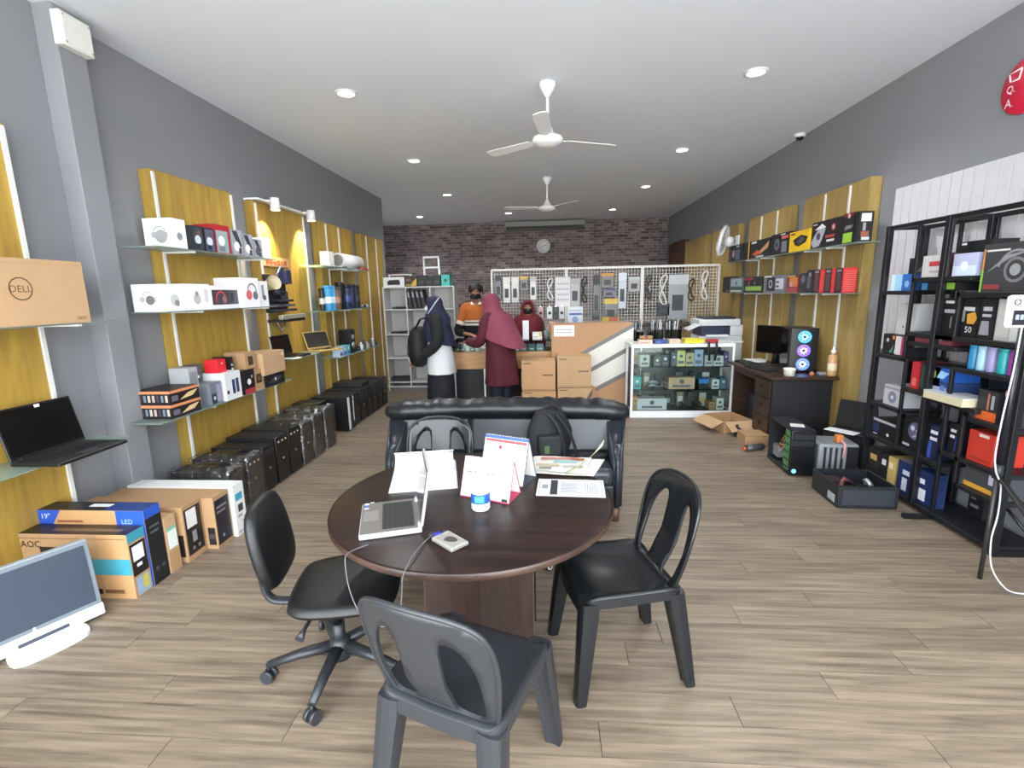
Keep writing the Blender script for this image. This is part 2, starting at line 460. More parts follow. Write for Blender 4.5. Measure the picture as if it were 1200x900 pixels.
panel('r', 6.45, 7.66, (6.75, 7.22), 'second ochre wooden wall panel on the right, behind the yellow box')
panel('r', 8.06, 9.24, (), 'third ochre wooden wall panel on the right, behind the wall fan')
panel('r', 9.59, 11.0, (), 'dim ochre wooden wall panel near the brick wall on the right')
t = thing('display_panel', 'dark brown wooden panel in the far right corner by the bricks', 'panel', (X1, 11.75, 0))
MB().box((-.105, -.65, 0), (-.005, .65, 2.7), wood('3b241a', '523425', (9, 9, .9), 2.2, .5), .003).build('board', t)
def shelf(side, y0, y1, z, label, x0=2.68, rails=()):
    s = -1 if side == 'l' else 1
    t = thing('glass_shelf', label, 'shelf', (0, 0, z), 0, None)
    xs = sorted((s*x0, s*2.948)); MB().box((xs[0], y0, -.008), (xs[1], y1, 0), glass('dcece4', .97, .05, .3), 0).build('glass_plate', t)
    for ry in rails:
        xs = sorted((s*(x0+.02), s*2.945))
        MB().box((xs[0], ry-.012, -.022), (xs[1], ry+.012, -.008), RAILM).build('bracket', t)
    return t
# ================================================================== LEFT WALL: shelves and what stands on them
shelf('l', 1.30, 2.90, 1.53, 'upper glass shelf under the cardboard carton left of the pillar', rails=(1.7, 2.67))
shelf('l', 1.30, 2.86, .795, 'lower glass shelf under the open black laptop at the left edge', rails=(1.7, 2.67))
shelf('l', 3.32, 4.83, 2.02, 'top glass shelf carrying white, dark and red headphone boxes', rails=(3.71, 4.64))
shelf('l', 3.32, 4.76, 1.565, 'middle glass shelf carrying the white headphone boxes', rails=(3.71, 4.64))
shelf('l', 3.12, 4.92, .80, 'low glass shelf carrying orange striped boxes and a small carton', rails=(3.71, 4.64))
shelf('l', 4.97, 6.10, 1.0, 'glass shelf under the two open laptops', rails=(6.02,))
shelf('l', 5.83, 7.50, 2.02, 'top glass shelf with the white carton and roll', rails=(6.64, 7.05))
shelf('l', 5.86, 7.52, 1.47, 'middle glass shelf with blue and dark canisters', rails=(6.64, 7.05))
shelf('l', 6.14, 7.80, .86, 'low glass shelf with small boxes and bottles at the far left', rails=(6.64, 7.05))
# carton and laptop by the left edge of the picture
carton('laptop_carton', 'brown laptop carton with an oval logo on the upper left shelf', 'carton', (-2.82, 2.33, 1.53), (.25, .82, .345), CARD2,
       [('r', [('a', .56, .55, .155, 0, 360, .02, '6b5138'), ('t', .56, .55, .10, 'DELL', '6b5138'), ('r', .90, .06, .96, .075, '7d6248'), ('r', .90, .09, .965, .10, '7d6248'), ('r', .0, .93, 1, .936, 'a98b68')])])
def laptop(name, label, loc, rz, w=.36, d=.24, col=BLACKM, scr='0b0b0e', tilt=18, deck=None, sticker=False):
    """screen hinge at local y=+d/2, user side towards -y"""
    t = thing(name, label, 'laptop', loc, rz)
    MB().box((-w/2, -d/2, 0), (w/2, d/2, .02), col, .004).build('base', t)
    dk = deck or mat('17181b', .5)
    MB().box((-w/2+.008, -d/2+.006, .02), (w/2-.008, d/2-.012, .0212), dk).build('deck', t)
    q = MB(); km = mat('0d0e10', .5)
    for r_ in range(5):
        for c_ in range(14):
            x = -w/2+.03+c_*(w-.06)/14; y = -d/2+.095+r_*.019
            q.box((x, y, .0212), (x+(w-.06)/14-.003, y+.016, .0235), km)
    q.build('keyboard', t, stuff=True)
    MB().box((-.05, -d/2+.02, .0212), (.05, -d/2+.08, .0222), mat('2a2b2f', .35)).build('touchpad', t)
    M = Matrix.Translation((0, d/2-.004, .022)) @ Matrix.Rotation(R(-tilt), 4, 'X')
    l = MB().box((-w/2, -.004, 0), (w/2, .006, d), col, .003).xf(M).build('lid', t)
    MB().box((-w/2+.012, -.0055, .018), (w/2-.012, -.004, d-.012), mat(scr, .15)).xf(M).build('screen', l)
    for sx in (-1, 1): MB().cyl((sx*w*.35-.02, d/2-.002, .022), (sx*w*.35+.02, d/2-.002, .022), .007, DARK, 8).build('hinge', t)
    if sticker: MB().box((.0, -.0062, d-.025), (.03, -.0055, d-.008), WHITE).xf(M).build('sticker', l)
    return t
laptop('laptop', 'open black laptop on the lower left glass shelf', (-2.70, 2.49, .795), R(90), .43, .28, sticker=True, tilt=12)

# B1 -----------------------------------------------------------------------
Z = 2.02
carton('headphone_box', 'large white headphone box with grey ear cup, first on the top left shelf', 'box', (-2.83, 3.60, Z), (.22, .14, .215), 'ececec',
       [('f', headphones(.55, .5, .2, 'a2a4a6')+[('c', .6, .4, .22, '9a9c9e')]), ('r', [('c', .5, .42, .2, '8f9193')])])
for i, (y, d, h, col, top, lb) in enumerate([(3.80, .115, .19, '3d4148', '17191e', 'dark box with a blue picture beside the large white headphone box'),
        (3.935, .12, .19, '5a5f75', '20232c', 'dark and lilac box, second of the small boxes on the top left shelf')]):
    carton('accessory_box', lb, 'box', (-2.81, y, Z), (.18, d, h), '2a2d34', [('r', [('r', .08, .06, .92, .94, col), ('c', .45, .45, .3, 'cfd8e0'), ('r', .2, .1, .6, .3, '1b2634'), ('c', .55, .72, .18, '6a4a52')]), ('f', [('r', .1, .1, .9, .9, col)])])
carton('accessory_box', 'red topped box with a grey picture on the top left shelf', 'box', (-2.81, 4.10, Z), (.18, .19, .235), 'a81f2c',
       [('r', [('r', .06, .04, .86, .80, '8ea0a2'), ('c', .4, .45, .22, 'dce6ea'), ('r', .15, .08, .6, .25, '6f7f84')])])
for i, (y, d, h, lb) in enumerate([(4.30, .15, .22, 'grey and white earphone box just beyond the red topped box'), (4.46, .14, .20, 'grey and white earphone box, second beyond the red topped box'), (4.61, .13, .17, 'grey box with a dark oval beside the end white box')]):
    carton('accessory_box', lb, 'box', (-2.81, y, Z), (.18, d, h), '9c9ca4', [('r', [('p', [(.05, .95), (.5, .95), (.9, .4), (.6, .3)], '3c3d45'), ('c', .4, .35, .28, 'e2e0e6' if i < 2 else '58525e'), ('r', .55, .08, .8, .3, '3a3442')])])
carton('accessory_box', 'plain white box at the far end of the top left shelf', 'box', (-2.80, 4.74, Z), (.2, .11, .2), 'f0f0f0')
# B2
Z = 1.565
carton('headphone_box', 'wide white headphone box, first on the middle left shelf', 'box', (-2.84, 3.46, Z), (.24, .2, .195), 'efeff0',
       [('f', headphones(.5, .5, .2, 'b9bbbe')+[('c', .56, .42, .17, '6f7276')]), ('r', [('c', .5, .42, .22, 'c6c8ca'), ('c', .6, .3, .12, '8b8d90')])])
carton('headphone_box', 'white headphone box, second on the middle left shelf', 'box', (-2.84, 3.71, Z), (.24, .28, .2), 'eeeef0', [('r', [('c', .45, .42, .2, 'b9bbbe'), ('c', .45, .62, .1, '8f9194'), ('r', .75, .3, .9, .8, 'd4d4d8')])])
carton('headset_box', 'dark headset box with red outline and white edges on the middle left shelf', 'box', (-2.84, 3.98, Z), (.24, .22, .19), 'e8e6e8', [('r', [('r', 0, .18, 1, .82, '4a3f47'), ('a', .5, .42, .28, 0, 200, .07, 'c94a56'), ('c', .7, .4, .16, '8e6a74')])])
carton('headset_box', 'dark grey headset box with white edges beside the red headphone picture', 'box', (-2.85, 4.17, Z), (.22, .14, .19), 'e8e6e8', [('r', [('r', 0, .18, 1, .82, '4b4f58'), ('r', .3, .3, .6, .7, '2f333b')])])
carton('headphone_box', 'tall white box with pink and grey headphones on the middle left shelf', 'box', (-2.83, 4.38, Z), (.26, .26, .265), 'efedf0',
       [('r', [('a', .58, .55, .22, -10, 190, .06, '77797f'), ('c', .38, .42, .17, 'd3656b'), ('c', .75, .4, .15, '6c6e75')])])
carton('headphone_box', 'narrow white box at the far end of the middle left shelf', 'box', (-2.83, 4.60, Z), (.25, .13, .24), 'e6e4e6', [('r', [('r', .2, .3, .5, .85, '8d8b95'), ('c', .5, .35, .2, '55525c')])])
carton('accessory_box', 'grey blister box beside the narrow white headphone box', 'box', (-2.85, 4.715, Z), (.2, .07, .2), '8f8b7c', [('r', [('c', .5, .5, .3, '5b5751')])])
# B3
Z = .80
for k, lb in ((0, 'lower orange striped black box on the low left shelf'), (1, 'upper orange striped black box stacked on its twin')):
    carton('webcam_box', lb, 'box', (-2.84, 3.40, Z+k*.103), (.28, .30, .10), '1d1a1c',
           [('f', [('r', 0, .8, 1, 1, 'd98a5e')]+[('r', .04+i*.12, .2, .11+i*.12, .7, ['b9a9a0', '4b4147', '6f7f92', 'c7b7a8'][i % 4]) for i in range(8)]),
            ('r', [('r', 0, .8, 1, 1, 'd98a5e'), ('p', [(.3, .2), (.75, .3), (.95, .7), (.6, .6)], 'd9bb8c'), ('r', .04, .2, .25, .6, '6a6477')])])
carton('glass_cleaner_box', 'silver grey box standing behind the orange striped boxes', 'box', (-2.865, 3.62, Z), (.16, .1, .32), 'a8a9ab', [('f', [('r', .1, .1, .9, .45, 'bcbdbf')]), ('r', [('r', .1, .1, .9, .9, '85878a')])])
carton('mouse_box', 'dark blue grey box behind the silver box on the low left shelf', 'box', (-2.90, 3.75, Z), (.1, .12, .32), '4d545c', [('r', [('c', .5, .6, .3, '1d2228'), ('c', .6, .7, .1, 'd5dbe0'), ('r', .1, .1, .9, .35, '3a4652')])])
carton('router_box', 'grey and lilac box beside the orange striped boxes', 'box', (-2.80, 3.74, Z), (.2, .13, .18), '70767f', [('r', [('r', .55, .1, .95, .9, '9a94b4'), ('r', .05, .05, .5, .5, '2c3a36'), ('c', .3, .3, .12, 'a9bfd0')])])
carton('phone_box', 'white box with two dark blue pictures on the low left shelf', 'box', (-2.79, 3.94, Z), (.22, .21, .235), 'dcdcde', [('r', [('r', .42, .2, .6, .72, '2b3a5e'), ('r', .66, .22, .84, .74, '2d3d66'), ('c', .12, .3, .08, '3b3f46')])])
carton('accessory_box', 'small red box on top of the white box with two pictures', 'box', (-2.80, 3.91, Z+.235), (.12, .1, .11), 'd3202f', [('r', [('c', .5, .7, .1, 'f0c8c8')])])
carton('accessory_box', 'small black box beside the red box on the low left shelf', 'box', (-2.84, 4.07, Z), (.16, .04, .345), '17181b', [('r', [('c', .5, .8, .3, 'c9ccd0'), ('r', .2, .65, .8, .72, 'e8e8e8')])])
carton('camera_box', 'black box with red foot and white lens picture on the low left shelf', 'box', (-2.79, 4.17, Z), (.22, .155, .215), '191416', [('r', [('r', 0, 0, 1, .22, 'a3343b'), ('c', .45, .5, .18, 'd6d6da'), ('c', .75, .7, .1, '8e8e94')])])
carton('small_carton', 'small brown carton with dark label, lower of two', 'carton', (-2.79, 4.335, Z), (.2, .15, .19), CARD, [('r', [('r', .2, .35, .75, .8, '2e2a27'), ('c', .47, .57, .15, '6d5a49')])])
carton('small_carton', 'small brown carton with dark label resting on the black boxes', 'carton', (-2.80, 4.25, Z+.216), (.2, .15, .15), CARD, [('r', [('r', .25, .2, .75, .75, '43382f')])])
carton('memory_box', 'flat black box under the larger brown carton', 'box', (-2.79, 4.59, Z), (.22, .34, .12), '14141a', [('r', [('p', [(.1, .3), (.5, .75), (.9, .6), (.5, .2)], '3d3d45'), ('c', .5, .5, .12, 'cfd2d6')])])
carton('brown_carton', 'larger brown carton on the flat black box, low left shelf', 'carton', (-2.81, 4.57, Z+.121), (.3, .38, .21), CARD2, [('r', [('r', 0, .48, 1, .5, 'b18c64'), ('r', .85, .75, .95, .9, 'd9c7ae')]), ('t', [('r', .48, 0, .52, 1, 'd2b48c')])])

# C: spot track, plaque, motherboard display, laptops -----------------------------
t = thing('spotlight_track', 'white track with two spotlights on the second left panel', 'spotlight', (-2.90, 5.46, 2.625))
MB().box((-.15, -.46, 0), (.01, .60, .02), WHITE, .003).build('track', t)
for dy in (-.32, .47):
    q = MB().cyl((.0, dy, .01), (.07, dy, .01), .012, WHITE, 10).build('arm', t)
    sp = MB().tube([(.10, dy, .035), (.10, dy, -.085)], [.042, .05], mat('e8e8e8', .35), 20).build('spot_head', t)
    MB().lathe([(.001, -.0855), (.044, -.0855), (.044, -.087), (.001, -.087)], emit('ffe2b0', 6), (.10, dy, 0), 16).build('lens', sp)
    l = bpy.data.lights.new('spot_lamp', 'SPOT'); l.energy = 60; l.spot_size = R(75); l.spot_blend = .6; l.color = (1, .83, .52); l.shadow_soft_size = .03
    lo = bpy.data.objects.new('spot_lamp', l); COL.objects.link(lo); lo.parent = t; lo.location = (.10, dy, -.095)
    lo.rotation_euler = (0, R(24), 0)
t = thing('wooden_plaque', 'pale wooden plaque with raised pieces on the lit panel', 'plaque', (-2.955, 5.30, 1.975))
MB().box((0, -.26, 0), (.02, .26, .1), mat('d7a273', .5), .004).build('board', t)
for k in range(6): MB().box((.02, -.21+k*.07, .03), (.028, -.16+k*.07, .06+.01*(k % 2)), mat('a65a38', .5)).build('raised_mark', t)
t = thing('motherboard_display', 'open black computer frame with fans and silver bar hung on the lit panel', 'computer frame', (-2.945, 5.2, 1.39))
MB().box((0, -.2, .1), (.03, .2, .5), mat('22232b', .4), .004).build('backplate', t)
MB().box((.03, -.17, .14), (.05, .15, .46), mat('15181f', .35)).build('circuit_board', t)
for k, (dy, dz) in enumerate(((-.08, .35), (.06, .25))):
    f = MB().box((.05, dy-.07, dz-.07), (.085, dy+.07, dz+.07), mat('101116', .4), .004).build('fan_frame', t)
    q = MB().lathe([(.001, .005), (.018, .004), (.02, 0)], DARK, seg=12)
    for a in range(7): q.xf(Matrix.Identity(4)); q.box((.018, -.012, 0), (.06, .012, .003), mat('3a3f55', .4), 0, Matrix.Rotation(a*2*pi/7, 4, 'Z') @ Matrix.Rotation(R(20), 4, 'X'))
    q.xf(Matrix.Translation((.086, dy, dz)) @ Matrix.Rotation(R(90), 4, 'Y')); q.build('rotor', f)
MB().box((.03, -.24, 0), (.20, .24, .03), mat('1a1b1f', .5), .003).build('tray', t)
MB().box((.16, -.25, .03), (.21, .25, .075), mat('a6a596', .3, .4), .004).build('silver_bar', t)
for k in range(3): MB().box((.05, -.22+.02*k, .11+.05*k), (.14, .2-.03*k, .135+.05*k), mat(['2b2e36', '3e4350', '20222a'][k], .35), .003).build('card', t)
MB().box((.03, .02, .40), (.15, .12, .55), mat('2e3350', .35), .004).build('cooler_block', t)
MB().tube([(.09, .07, .55), (.1, .0, .58), (.1, -.08, .5), (.08, -.1, .42)], .012, mat('4a5a7a', .3), 8).build('hose', t)
for s_ in (-1, 1): MB().tube([(.05, s_*.09, .0), (.04, 0, -.11)], .008, SILVER, 6).build('bracket_leg', t)
t = thing('paper_cone', 'white megaphone-like cone sticking out beside the hung computer frame', 'cone', (-2.94, 4.93, 1.70))
MB().tube([(0, 0, .02), (.1, -.04, .06), (.22, -.10, .1)], [.02, .045, .075], mat('d9cdb0', .5), 16, False).build('horn', t)
MB().cyl((0, .0, 0), (0, .02, .02), .025, DARK, 12).build('driver', t)
laptop('laptop', 'open black laptop on the shelf under the hung computer frame', (-2.80, 5.20, 1.0), R(90), .38, .22, tilt=10)
laptop('laptop', 'open laptop with pale golden keyboard deck beyond the black one', (-2.70, 5.78, 1.0), R(62), .34, .22, col=mat('b99a5c', .35, .3), scr='2a2824', tilt=22, deck=mat('caa765', .35, .2))
t = thing('paper_tray', 'white paper pad on the shelf corner beside the brown carton', 'paper', (-2.77, 5.02, .905))
t.location = (-2.74, 5.03, .776+.225)
MB().box((-.09, -.04, 0), (.1, .05, .012), PAPER, .002).build('sheets', t)
MB().box((-.09, -.04, .012), (-.07, .05, .018), WHITE).build('binding', t)

# D ------------------------------------------------------------------------
def canister(name, label, loc, r, h, col, lid='1d1f24', band=None, group=None):
    t = thing(name, label, 'canister', loc, 0, group)
    MB().lathe([(.001, 0), (r*.95, 0), (r, .006), (r, h*.86), (r*.94, h*.88)], mat(col, .35), seg=20).build('body', t)
    MB().lathe([(r*.94, h*.88), (r*.97, h*.885), (r*.97, h*.99), (r*.9, h), (.001, h)], mat(lid, .4), seg=20).build('lid', t)
    if band: MB().lathe([(r*1.004, h*.3), (r*1.008, h*.31), (r*1.008, h*.55), (r*1.004, h*.56)], mat(band, .4), seg=20).build('label_band', t)
    return t
carton('white_box', 'upright white box on the top shelf in front of the far left panels', 'box', (-2.80, 6.27, 2.02), (.12, .14, .19), 'e6e3df', [('r', [('r', .15, .1, .85, .2, 'cfccc8')])])
t = thing('paper_roll', 'large white roll with grey round end lying on the top shelf', 'roll', (-2.81, 6.95, 2.02))
MB().cyl((0, -.33, .105), (0, .38, .105), .1, mat('dcdad8', .6), 24).build('roll', t)
MB().cyl((0, -.335, .105), (0, -.33, .105), .075, mat('8b8682', .5), 20).build('end_cap', t)
MB().box((-.03, -.3, 0), (.1, -.28, .02), DARK).build('wedge', t)
for i, (y, c, lb) in enumerate([(7.2, 'c0303a', 'red mouse on the shelf edge under the white roll'), (7.4, 'b4222c', 'second red mouse at the far end of the top shelf')]):
    t = thing('computer_mouse', lb, 'mouse', (-2.71, y, 2.02)); MB().ell((0, 0, .014), (.03, .05, .02), mat(c, .3), 12, 7).build('shell', t)
    MB().cyl((-.004, -.028, .03), (.0, -.02, .034), .006, DARK, 8).build('wheel', t)
Z = 1.47
for (y, dx, r, h, c, lid, band, lb) in [(5.98, 0, .035, .28, '2a2c31', '141518', 'c9cbd0', 'thin dark canister, first on the middle shelf of canisters'),
        (6.10, .02, .06, .31, '3f93c8', '3c8cc4', 'dfe9ef', 'light blue canister with white band'), (6.24, .0, .058, .31, '4fa6d6', '4fa0d2', 'cfe0ea', 'second light blue canister beside the first'),
        (6.40, 0, .05, .30, '7b5a4a', '4d3a33', 'c08a6e', 'brown canister with a copper band'), (6.58, -.02, .06, .36, '17181c', '101114', None, 'tall black canister beside the brown one'),
        (6.76, 0, .065, .33, '26304e', '14161c', '3d4f8e', 'dark blue canister on the middle shelf'), (6.93, 0, .06, .34, '1f263c', '121318', None, 'second dark blue canister without a band'),
        (7.09, 0, .055, .33, '22242b', '121318', '3c4052', 'last dark canister on the middle shelf')]:
    canister('canister', lb, (-2.78+dx, y, Z), r, h, c, lid, band, 'canisters on the middle shelf')
for i, y in enumerate((7.24, 7.34, 7.43)):
    t = thing('computer_mouse', ['small grey mouse beyond the last canister', 'small black mouse next to the grey one', 'small silver mouse at the end of the canister shelf'][i], 'mouse', (-2.76, y, Z))
    MB().ell((0, 0, .022), (.032, .045, .028), mat(['777a80', '1d1e22', 'a9abb0'][i], .3), 12, 7).build('shell', t)
    MB().cyl((-.004, -.03, .042), (.004, -.03, .042), .007, DARK, 8).build('wheel', t)
Z = .86
for i, (y, c, lb) in enumerate([(6.26, 'b9c4d6', 'small pale blue box on the low far left shelf'), (6.38, '8fb4cf', 'second small blue box on the low far left shelf'), (6.50, '58b4bd', 'small teal box beside the black speaker')]):
    carton('ink_box', lb, 'box', (-2.76, y, Z), (.1, .105, .13), c, [('r', [('r', .1, .1, .9, .4, '3a5a94'), ('c', .5, .7, .15, 'f0f4f6')])])
t = thing('desk_speaker', 'tall black speaker with two silver drivers on the low far left shelf', 'speaker', (-2.80, 6.70, Z))
MB().box((-.08, -.09, 0), (.08, .09, .33), mat('15161a', .4), .006).build('cabinet', t)
for z_, r_ in ((.11, .045), (.22, .035)):
    MB().lathe([(.001, .004), (r_*.5, .002), (r_, .008), (r_, 0)], mat('b9bcc0', .3, .6), seg=16).xf(Matrix.Translation((.081, 0, z_)) @ Matrix.Rotation(R(90), 4, 'Y')).build('driver', t)
ws = [('1c1d20', 'black'), ('c7c7c9', 'white'), ('37393e', 'dark grey'), ('a39a90', 'beige'), ('4a3a35', 'brown'), ('8e9298', 'silver'), ('22252c', 'blue black')]
for i, (c, w_) in enumerate(ws):
    t = thing('toner_bottle', 'small %s bottle, number %d beyond the tall black speaker' % (w_, i+1), 'bottle', (-2.74, 6.92+i*.12, Z), 0, 'small bottles on the low far left shelf')
    h = .09+.02*(i % 3)
    MB().lathe([(.001, 0), (.03, 0), (.032, .01), (.03, h*.7), (.012, h*.8), (.012, h*.88)], mat(c, .35), seg=14).build('body', t)
    MB().lathe([(.015, h*.86), (.015, h), (.001, h)], mat('d8d8d8' if i % 2 else '1a1a1c', .4), seg=12).build('cap', t)

# ================================================================== FLOOR ROW: monitor cartons and computer towers
carton('monitor_carton', 'brown monitor carton with teal band and black top, nearest in the floor row', 'carton', (-2.63, 2.385, 0), (.64, .115, .385), CARD,
       [('f', [('r', .72, 0, 1, 1, CARD and 'b78e64'), ('r', .35, .37, 1, .62, '3d8fa3'), ('r', .18, .45, .60, .8, '2a211c'), ('t', .10, .84, .10, 'AOC', '2c231d'), ('r', .72, .08, .9, .14, '6d4f36'), ('r', .66, .07, .70, .15, '2a211c'), ('r', 0, .93, .98, .94, '8a6a4a')]),
        ('r', [('r', 0, .85, 1, 1, '3d8fa3'), ('r', .05, .33, .95, .82, '17181a'), ('r', .15, .55, .8, .78, 'dfe3e4'), ('r', .3, .45, .6, .5, 'e8e8e8'), ('r', .1, .02, .9, .3, '8fa3b4'), ('r', .5, .08, .8, .28, 'c3b552')]),
        ('t', [('r', 0, 0, 1, 1, '2b2420'), ('r', .25, .3, .9, .6, '6a5442')])])
carton('monitor_carton', 'blue and black monitor carton behind the teal banded one', 'carton', (-2.63, 2.51, 0), (.65, .115, .468), 'b98f63',
       [('f', [('p', [(0, .75), (.10, .75), (.22, 1), (0, 1)], '2a4fb0'), ('t', .075, .92, .07, '19"', 'c9d4f0'), ('r', .18, .84, .42, .87, '8a4f38'), ('r', .74, .0, 1, 1, '2553b8'), ('t', .84, .86, .06, 'LED', '9db7ee'), ('r', 0, 0, .72, .72, '94704c')]),
        ('r', [('r', .0, .88, 1, 1, '2553b8'), ('r', .0, 0, 1, .88, '191b20'), ('r', .2, .74, .8, .77, '55585e'), ('r', .2, .67, .7, .70, '55585e'), ('c', .3, .2, .12, '4a4d54'), ('c', .7, .2, .12, '4a4d54')]),
        ('t', [('r', 0, 0, .62, 1, '1b1c20'), ('r', .62, 0, 1, 1, '223a78'), ('r', .42, .4, .62, .75, 'e8e8e8')])])
carton('monitor_carton', 'low brown carton with mint label beside the blue carton', 'carton', (-2.62, 2.62, 0), (.64, .085, .36), CARD2,
       [('f', [('r', .93, .12, .98, .5, '3a3029'), ('r', .94, .16, .975, .46, 'c9a27a')]), ('r', [('r', .1, .42, .95, .78, 'dfe8e2'), ('r', .1, .74, .95, .80, '7fb8a6'), ('r', 0, 0, 1, .38, 'b08a62')])])
carton('monitor_carton', 'brown carton with white slip on its black end, fourth in the floor row', 'carton', (-2.64, 2.78, 0), (.72, .16, .372), CARD,
       [('f', [('r', .93, .1, .98, .5, '262225')]), ('r', [('r', .06, .1, .95, .93, '1b1b1f'), ('r', .15, .58, .7, .9, 'dcdcda'), ('r', .35, .3, .6, .5, '8d8a88'), ('c', .35, .2, .08, '77777c'), ('c', .65, .2, .08, '77777c')])])
carton('monitor_carton', 'brown carton with all dark end panel next to the white carton', 'carton', (-2.58, 2.95, 0), (.76, .155, .362), CARD,
       [('f', [('r', .92, .08, .985, .42, '262225'), ('r', .93, .2, .98, .3, '4a4044')]), ('r', [('r', .05, .06, .95, .92, '1d1b28'), ('r', .15, .75, .8, .79, '77757c'), ('r', .15, .66, .7, .70, '77757c'), ('c', .4, .2, .08, '8f8f96')])])
carton('monitor_carton', 'white monitor carton with blue print on its end', 'carton', (-2.56, 3.10, 0), (.77, .115, .372), 'e4e4e2',
       [('r', [('r', .15, .68, .8, .82, '3f9fc0'), ('r', .3, .45, .75, .6, '3a3d44'), ('r', .2, .35, .6, .4, '9aa0a4'), ('r', .1, .05, .5, .09, 'a9adb0'), ('c', .6, .25, .08, 'a9b4bb')])])
def tower(label, y, w, h, front=-2.40, depth=.46, wrap=False, strip=False, drives=1, ang=0, knob=False, z=0):
    t = thing('computer_tower', label, 'computer', (front-depth/2, y, z), ang)
    MB().box((-depth/2, -w/2, .012), (depth/2-.02, w/2, h), mat('17181b', .45), .004).build('case', t)
    MB().box((depth/2-.02, -w/2, .012), (depth/2, w/2, h), mat('101114', .3), .006).build('front_panel', t)
    for k in range(drives): MB().box((depth/2, -w/2+.02, h-.07-k*.05), (depth/2+.003, w/2-.02, h-.035-k*.05), mat('26272b', .3)).build('drive_bay', t)
    MB().cyl((depth/2, 0, h*.5), (depth/2+.004, 0, h*.5), .012, CHROME, 12).build('power_button', t)
    for sx in (-1, 1):
        for sy in (-1, 1): MB().cyl((sx*depth*.4, sy*w*.36, 0), (sx*depth*.4, sy*w*.36, .014), .014, DARK, 8).build('foot', t)
    if strip:
        MB().box((depth/2, -w/2+.01, .02), (depth/2+.006, -w/2+.06, h-.005), mat('d9dade', .35)).build('white_strip', t)
        MB().box((depth/2, w/2-.04, .1), (depth/2+.005, w/2-.03, h-.01), mat('d9dade', .35)).build('white_strip', t)
    if knob:
        for k in range(3): MB().cyl((depth/2, w*.3-w*.3*k, h-.05), (depth/2+.006, w*.3-w*.3*k, h-.05), .008, mat('d8cfa8', .3), 10).build('stud', t)
    if wrap:
        q = MB(); n = 18; rs = []
        for i, zz in enumerate([.006, h*.3, h*.6, h*.9, h+.012, h+.03]):
            ring = []
            for k in range(n*4):
                u = k/(n*4)*4; sd = int(u); f = u-sd
                hx, hy = depth/2+.016, w/2+.012
                if i == 5: hx *= .8; hy *= .6
                p = [(-hx+2*hx*f, -hy), (hx, -hy+2*hy*f), (hx-2*hx*f, hy), (-hx, hy-2*hy*f)][sd]
                ring.append((p[0]+random.uniform(-.006, .006), p[1]+random.uniform(-.006, .006), zz+random.uniform(-.004, .006)*(i > 0)))
            rs.append(ring)
        q.rings(rs, FILM, False); q.build('plastic_wrap', t)
        MB().box((-.1, -w*.3, h+.032), (.1, w*.3, h+.034), FILM).build('wrap_fold', t)
    return t
tower('low black tower in crumpled plastic wrap, right behind the white carton', 3.42, .18, .36, wrap=True)
tower('second plastic wrapped black tower behind the white carton', 3.66, .19, .38, wrap=True, knob=True)
tower('narrow black tower without wrap, third in the tower row', 3.88, .17, .40)
tower('tall black tower with plain glossy front, fourth in the tower row', 4.10, .2, .43, knob=True)
tower('tall black tower with small bright studs, fifth in the tower row', 4.32, .2, .44, knob=True)
tower('bluish plastic wrapped tower, sixth in the tower row', 4.56, .2, .42, wrap=True)
tower('loosely plastic wrapped tower, seventh in the tower row', 4.80, .2, .43, wrap=True)
tower('clear wrapped tower with shiny edges, eighth in the tower row', 5.08, .24, .45, wrap=True, drives=2)
tower('black tower just before the white striped one', 5.42, .2, .44, front=-2.62, depth=.32)
tower('black tower with white vertical strips on its front', 5.78, .21, .43, front=-2.44, strip=True)
for i, nm in enumerate(['first', 'second', 'third', 'fourth', 'fifth', 'sixth']):
    tower('plain black tower, %s beyond the white striped one' % nm, 6.02+i*.225, .19, .42+.01*(i % 2), front=-2.46, drives=1+i % 2)
carton('flat_box', 'flat dark box lying on the far towers', 'box', (-2.72, 6.52, .431), (.4, .3, .05), '2a2320')
# grey monitor standing on the floor at the left edge
t = thing('floor_monitor', 'old grey and white monitor standing on the floor at the left edge', 'monitor', (-2.47, 1.97, 0), R(62))
pw_ = mat('c9ccd2', .35); w, h = .47, .355
M = Matrix.Translation((0, 0, .022)) @ Matrix.Rotation(R(-8), 4, 'X')
sh = MB().box((-w/2, 0, 0), (w/2, .05, h+.055), mat('9aa0a4', .4), .006).xf(M).build('housing', t)
MB().box((-w/2+.004, -.006, .062), (w/2-.004, 0, h+.05), mat('6c757d', .4)).xf(M).build('bezel', sh)
MB().box((-w/2+.022, -.009, .08), (w/2-.022, -.006, h+.03), mat('3d4652', .12, 0, .02)).xf(M).build('screen', sh)
MB().box((-w/2-.002, -.012, -.002), (w/2+.002, .0, .06), mat('dfe1e8', .35), .005).xf(M).build('chin', sh)
MB().box((-.10, -.015, .012), (.09, -.012, .03), mat('3a3d4a', .4), .002).xf(M).build('control_slot', sh)
MB().tube([(0, .06, 0), (0, .05, .06), (0, .055, .16)], [.09, .07, .05], pw_, 16, True, .45).build('neck', t)
q = MB(); q.slab(smoothpts([(-.14, -.10), (0, -.135), (.14, -.10), (.12, .08), (0, .10), (-.12, .08)], 5), 0, .018, mat('d5dad8', .4)); q.build('foot', t)
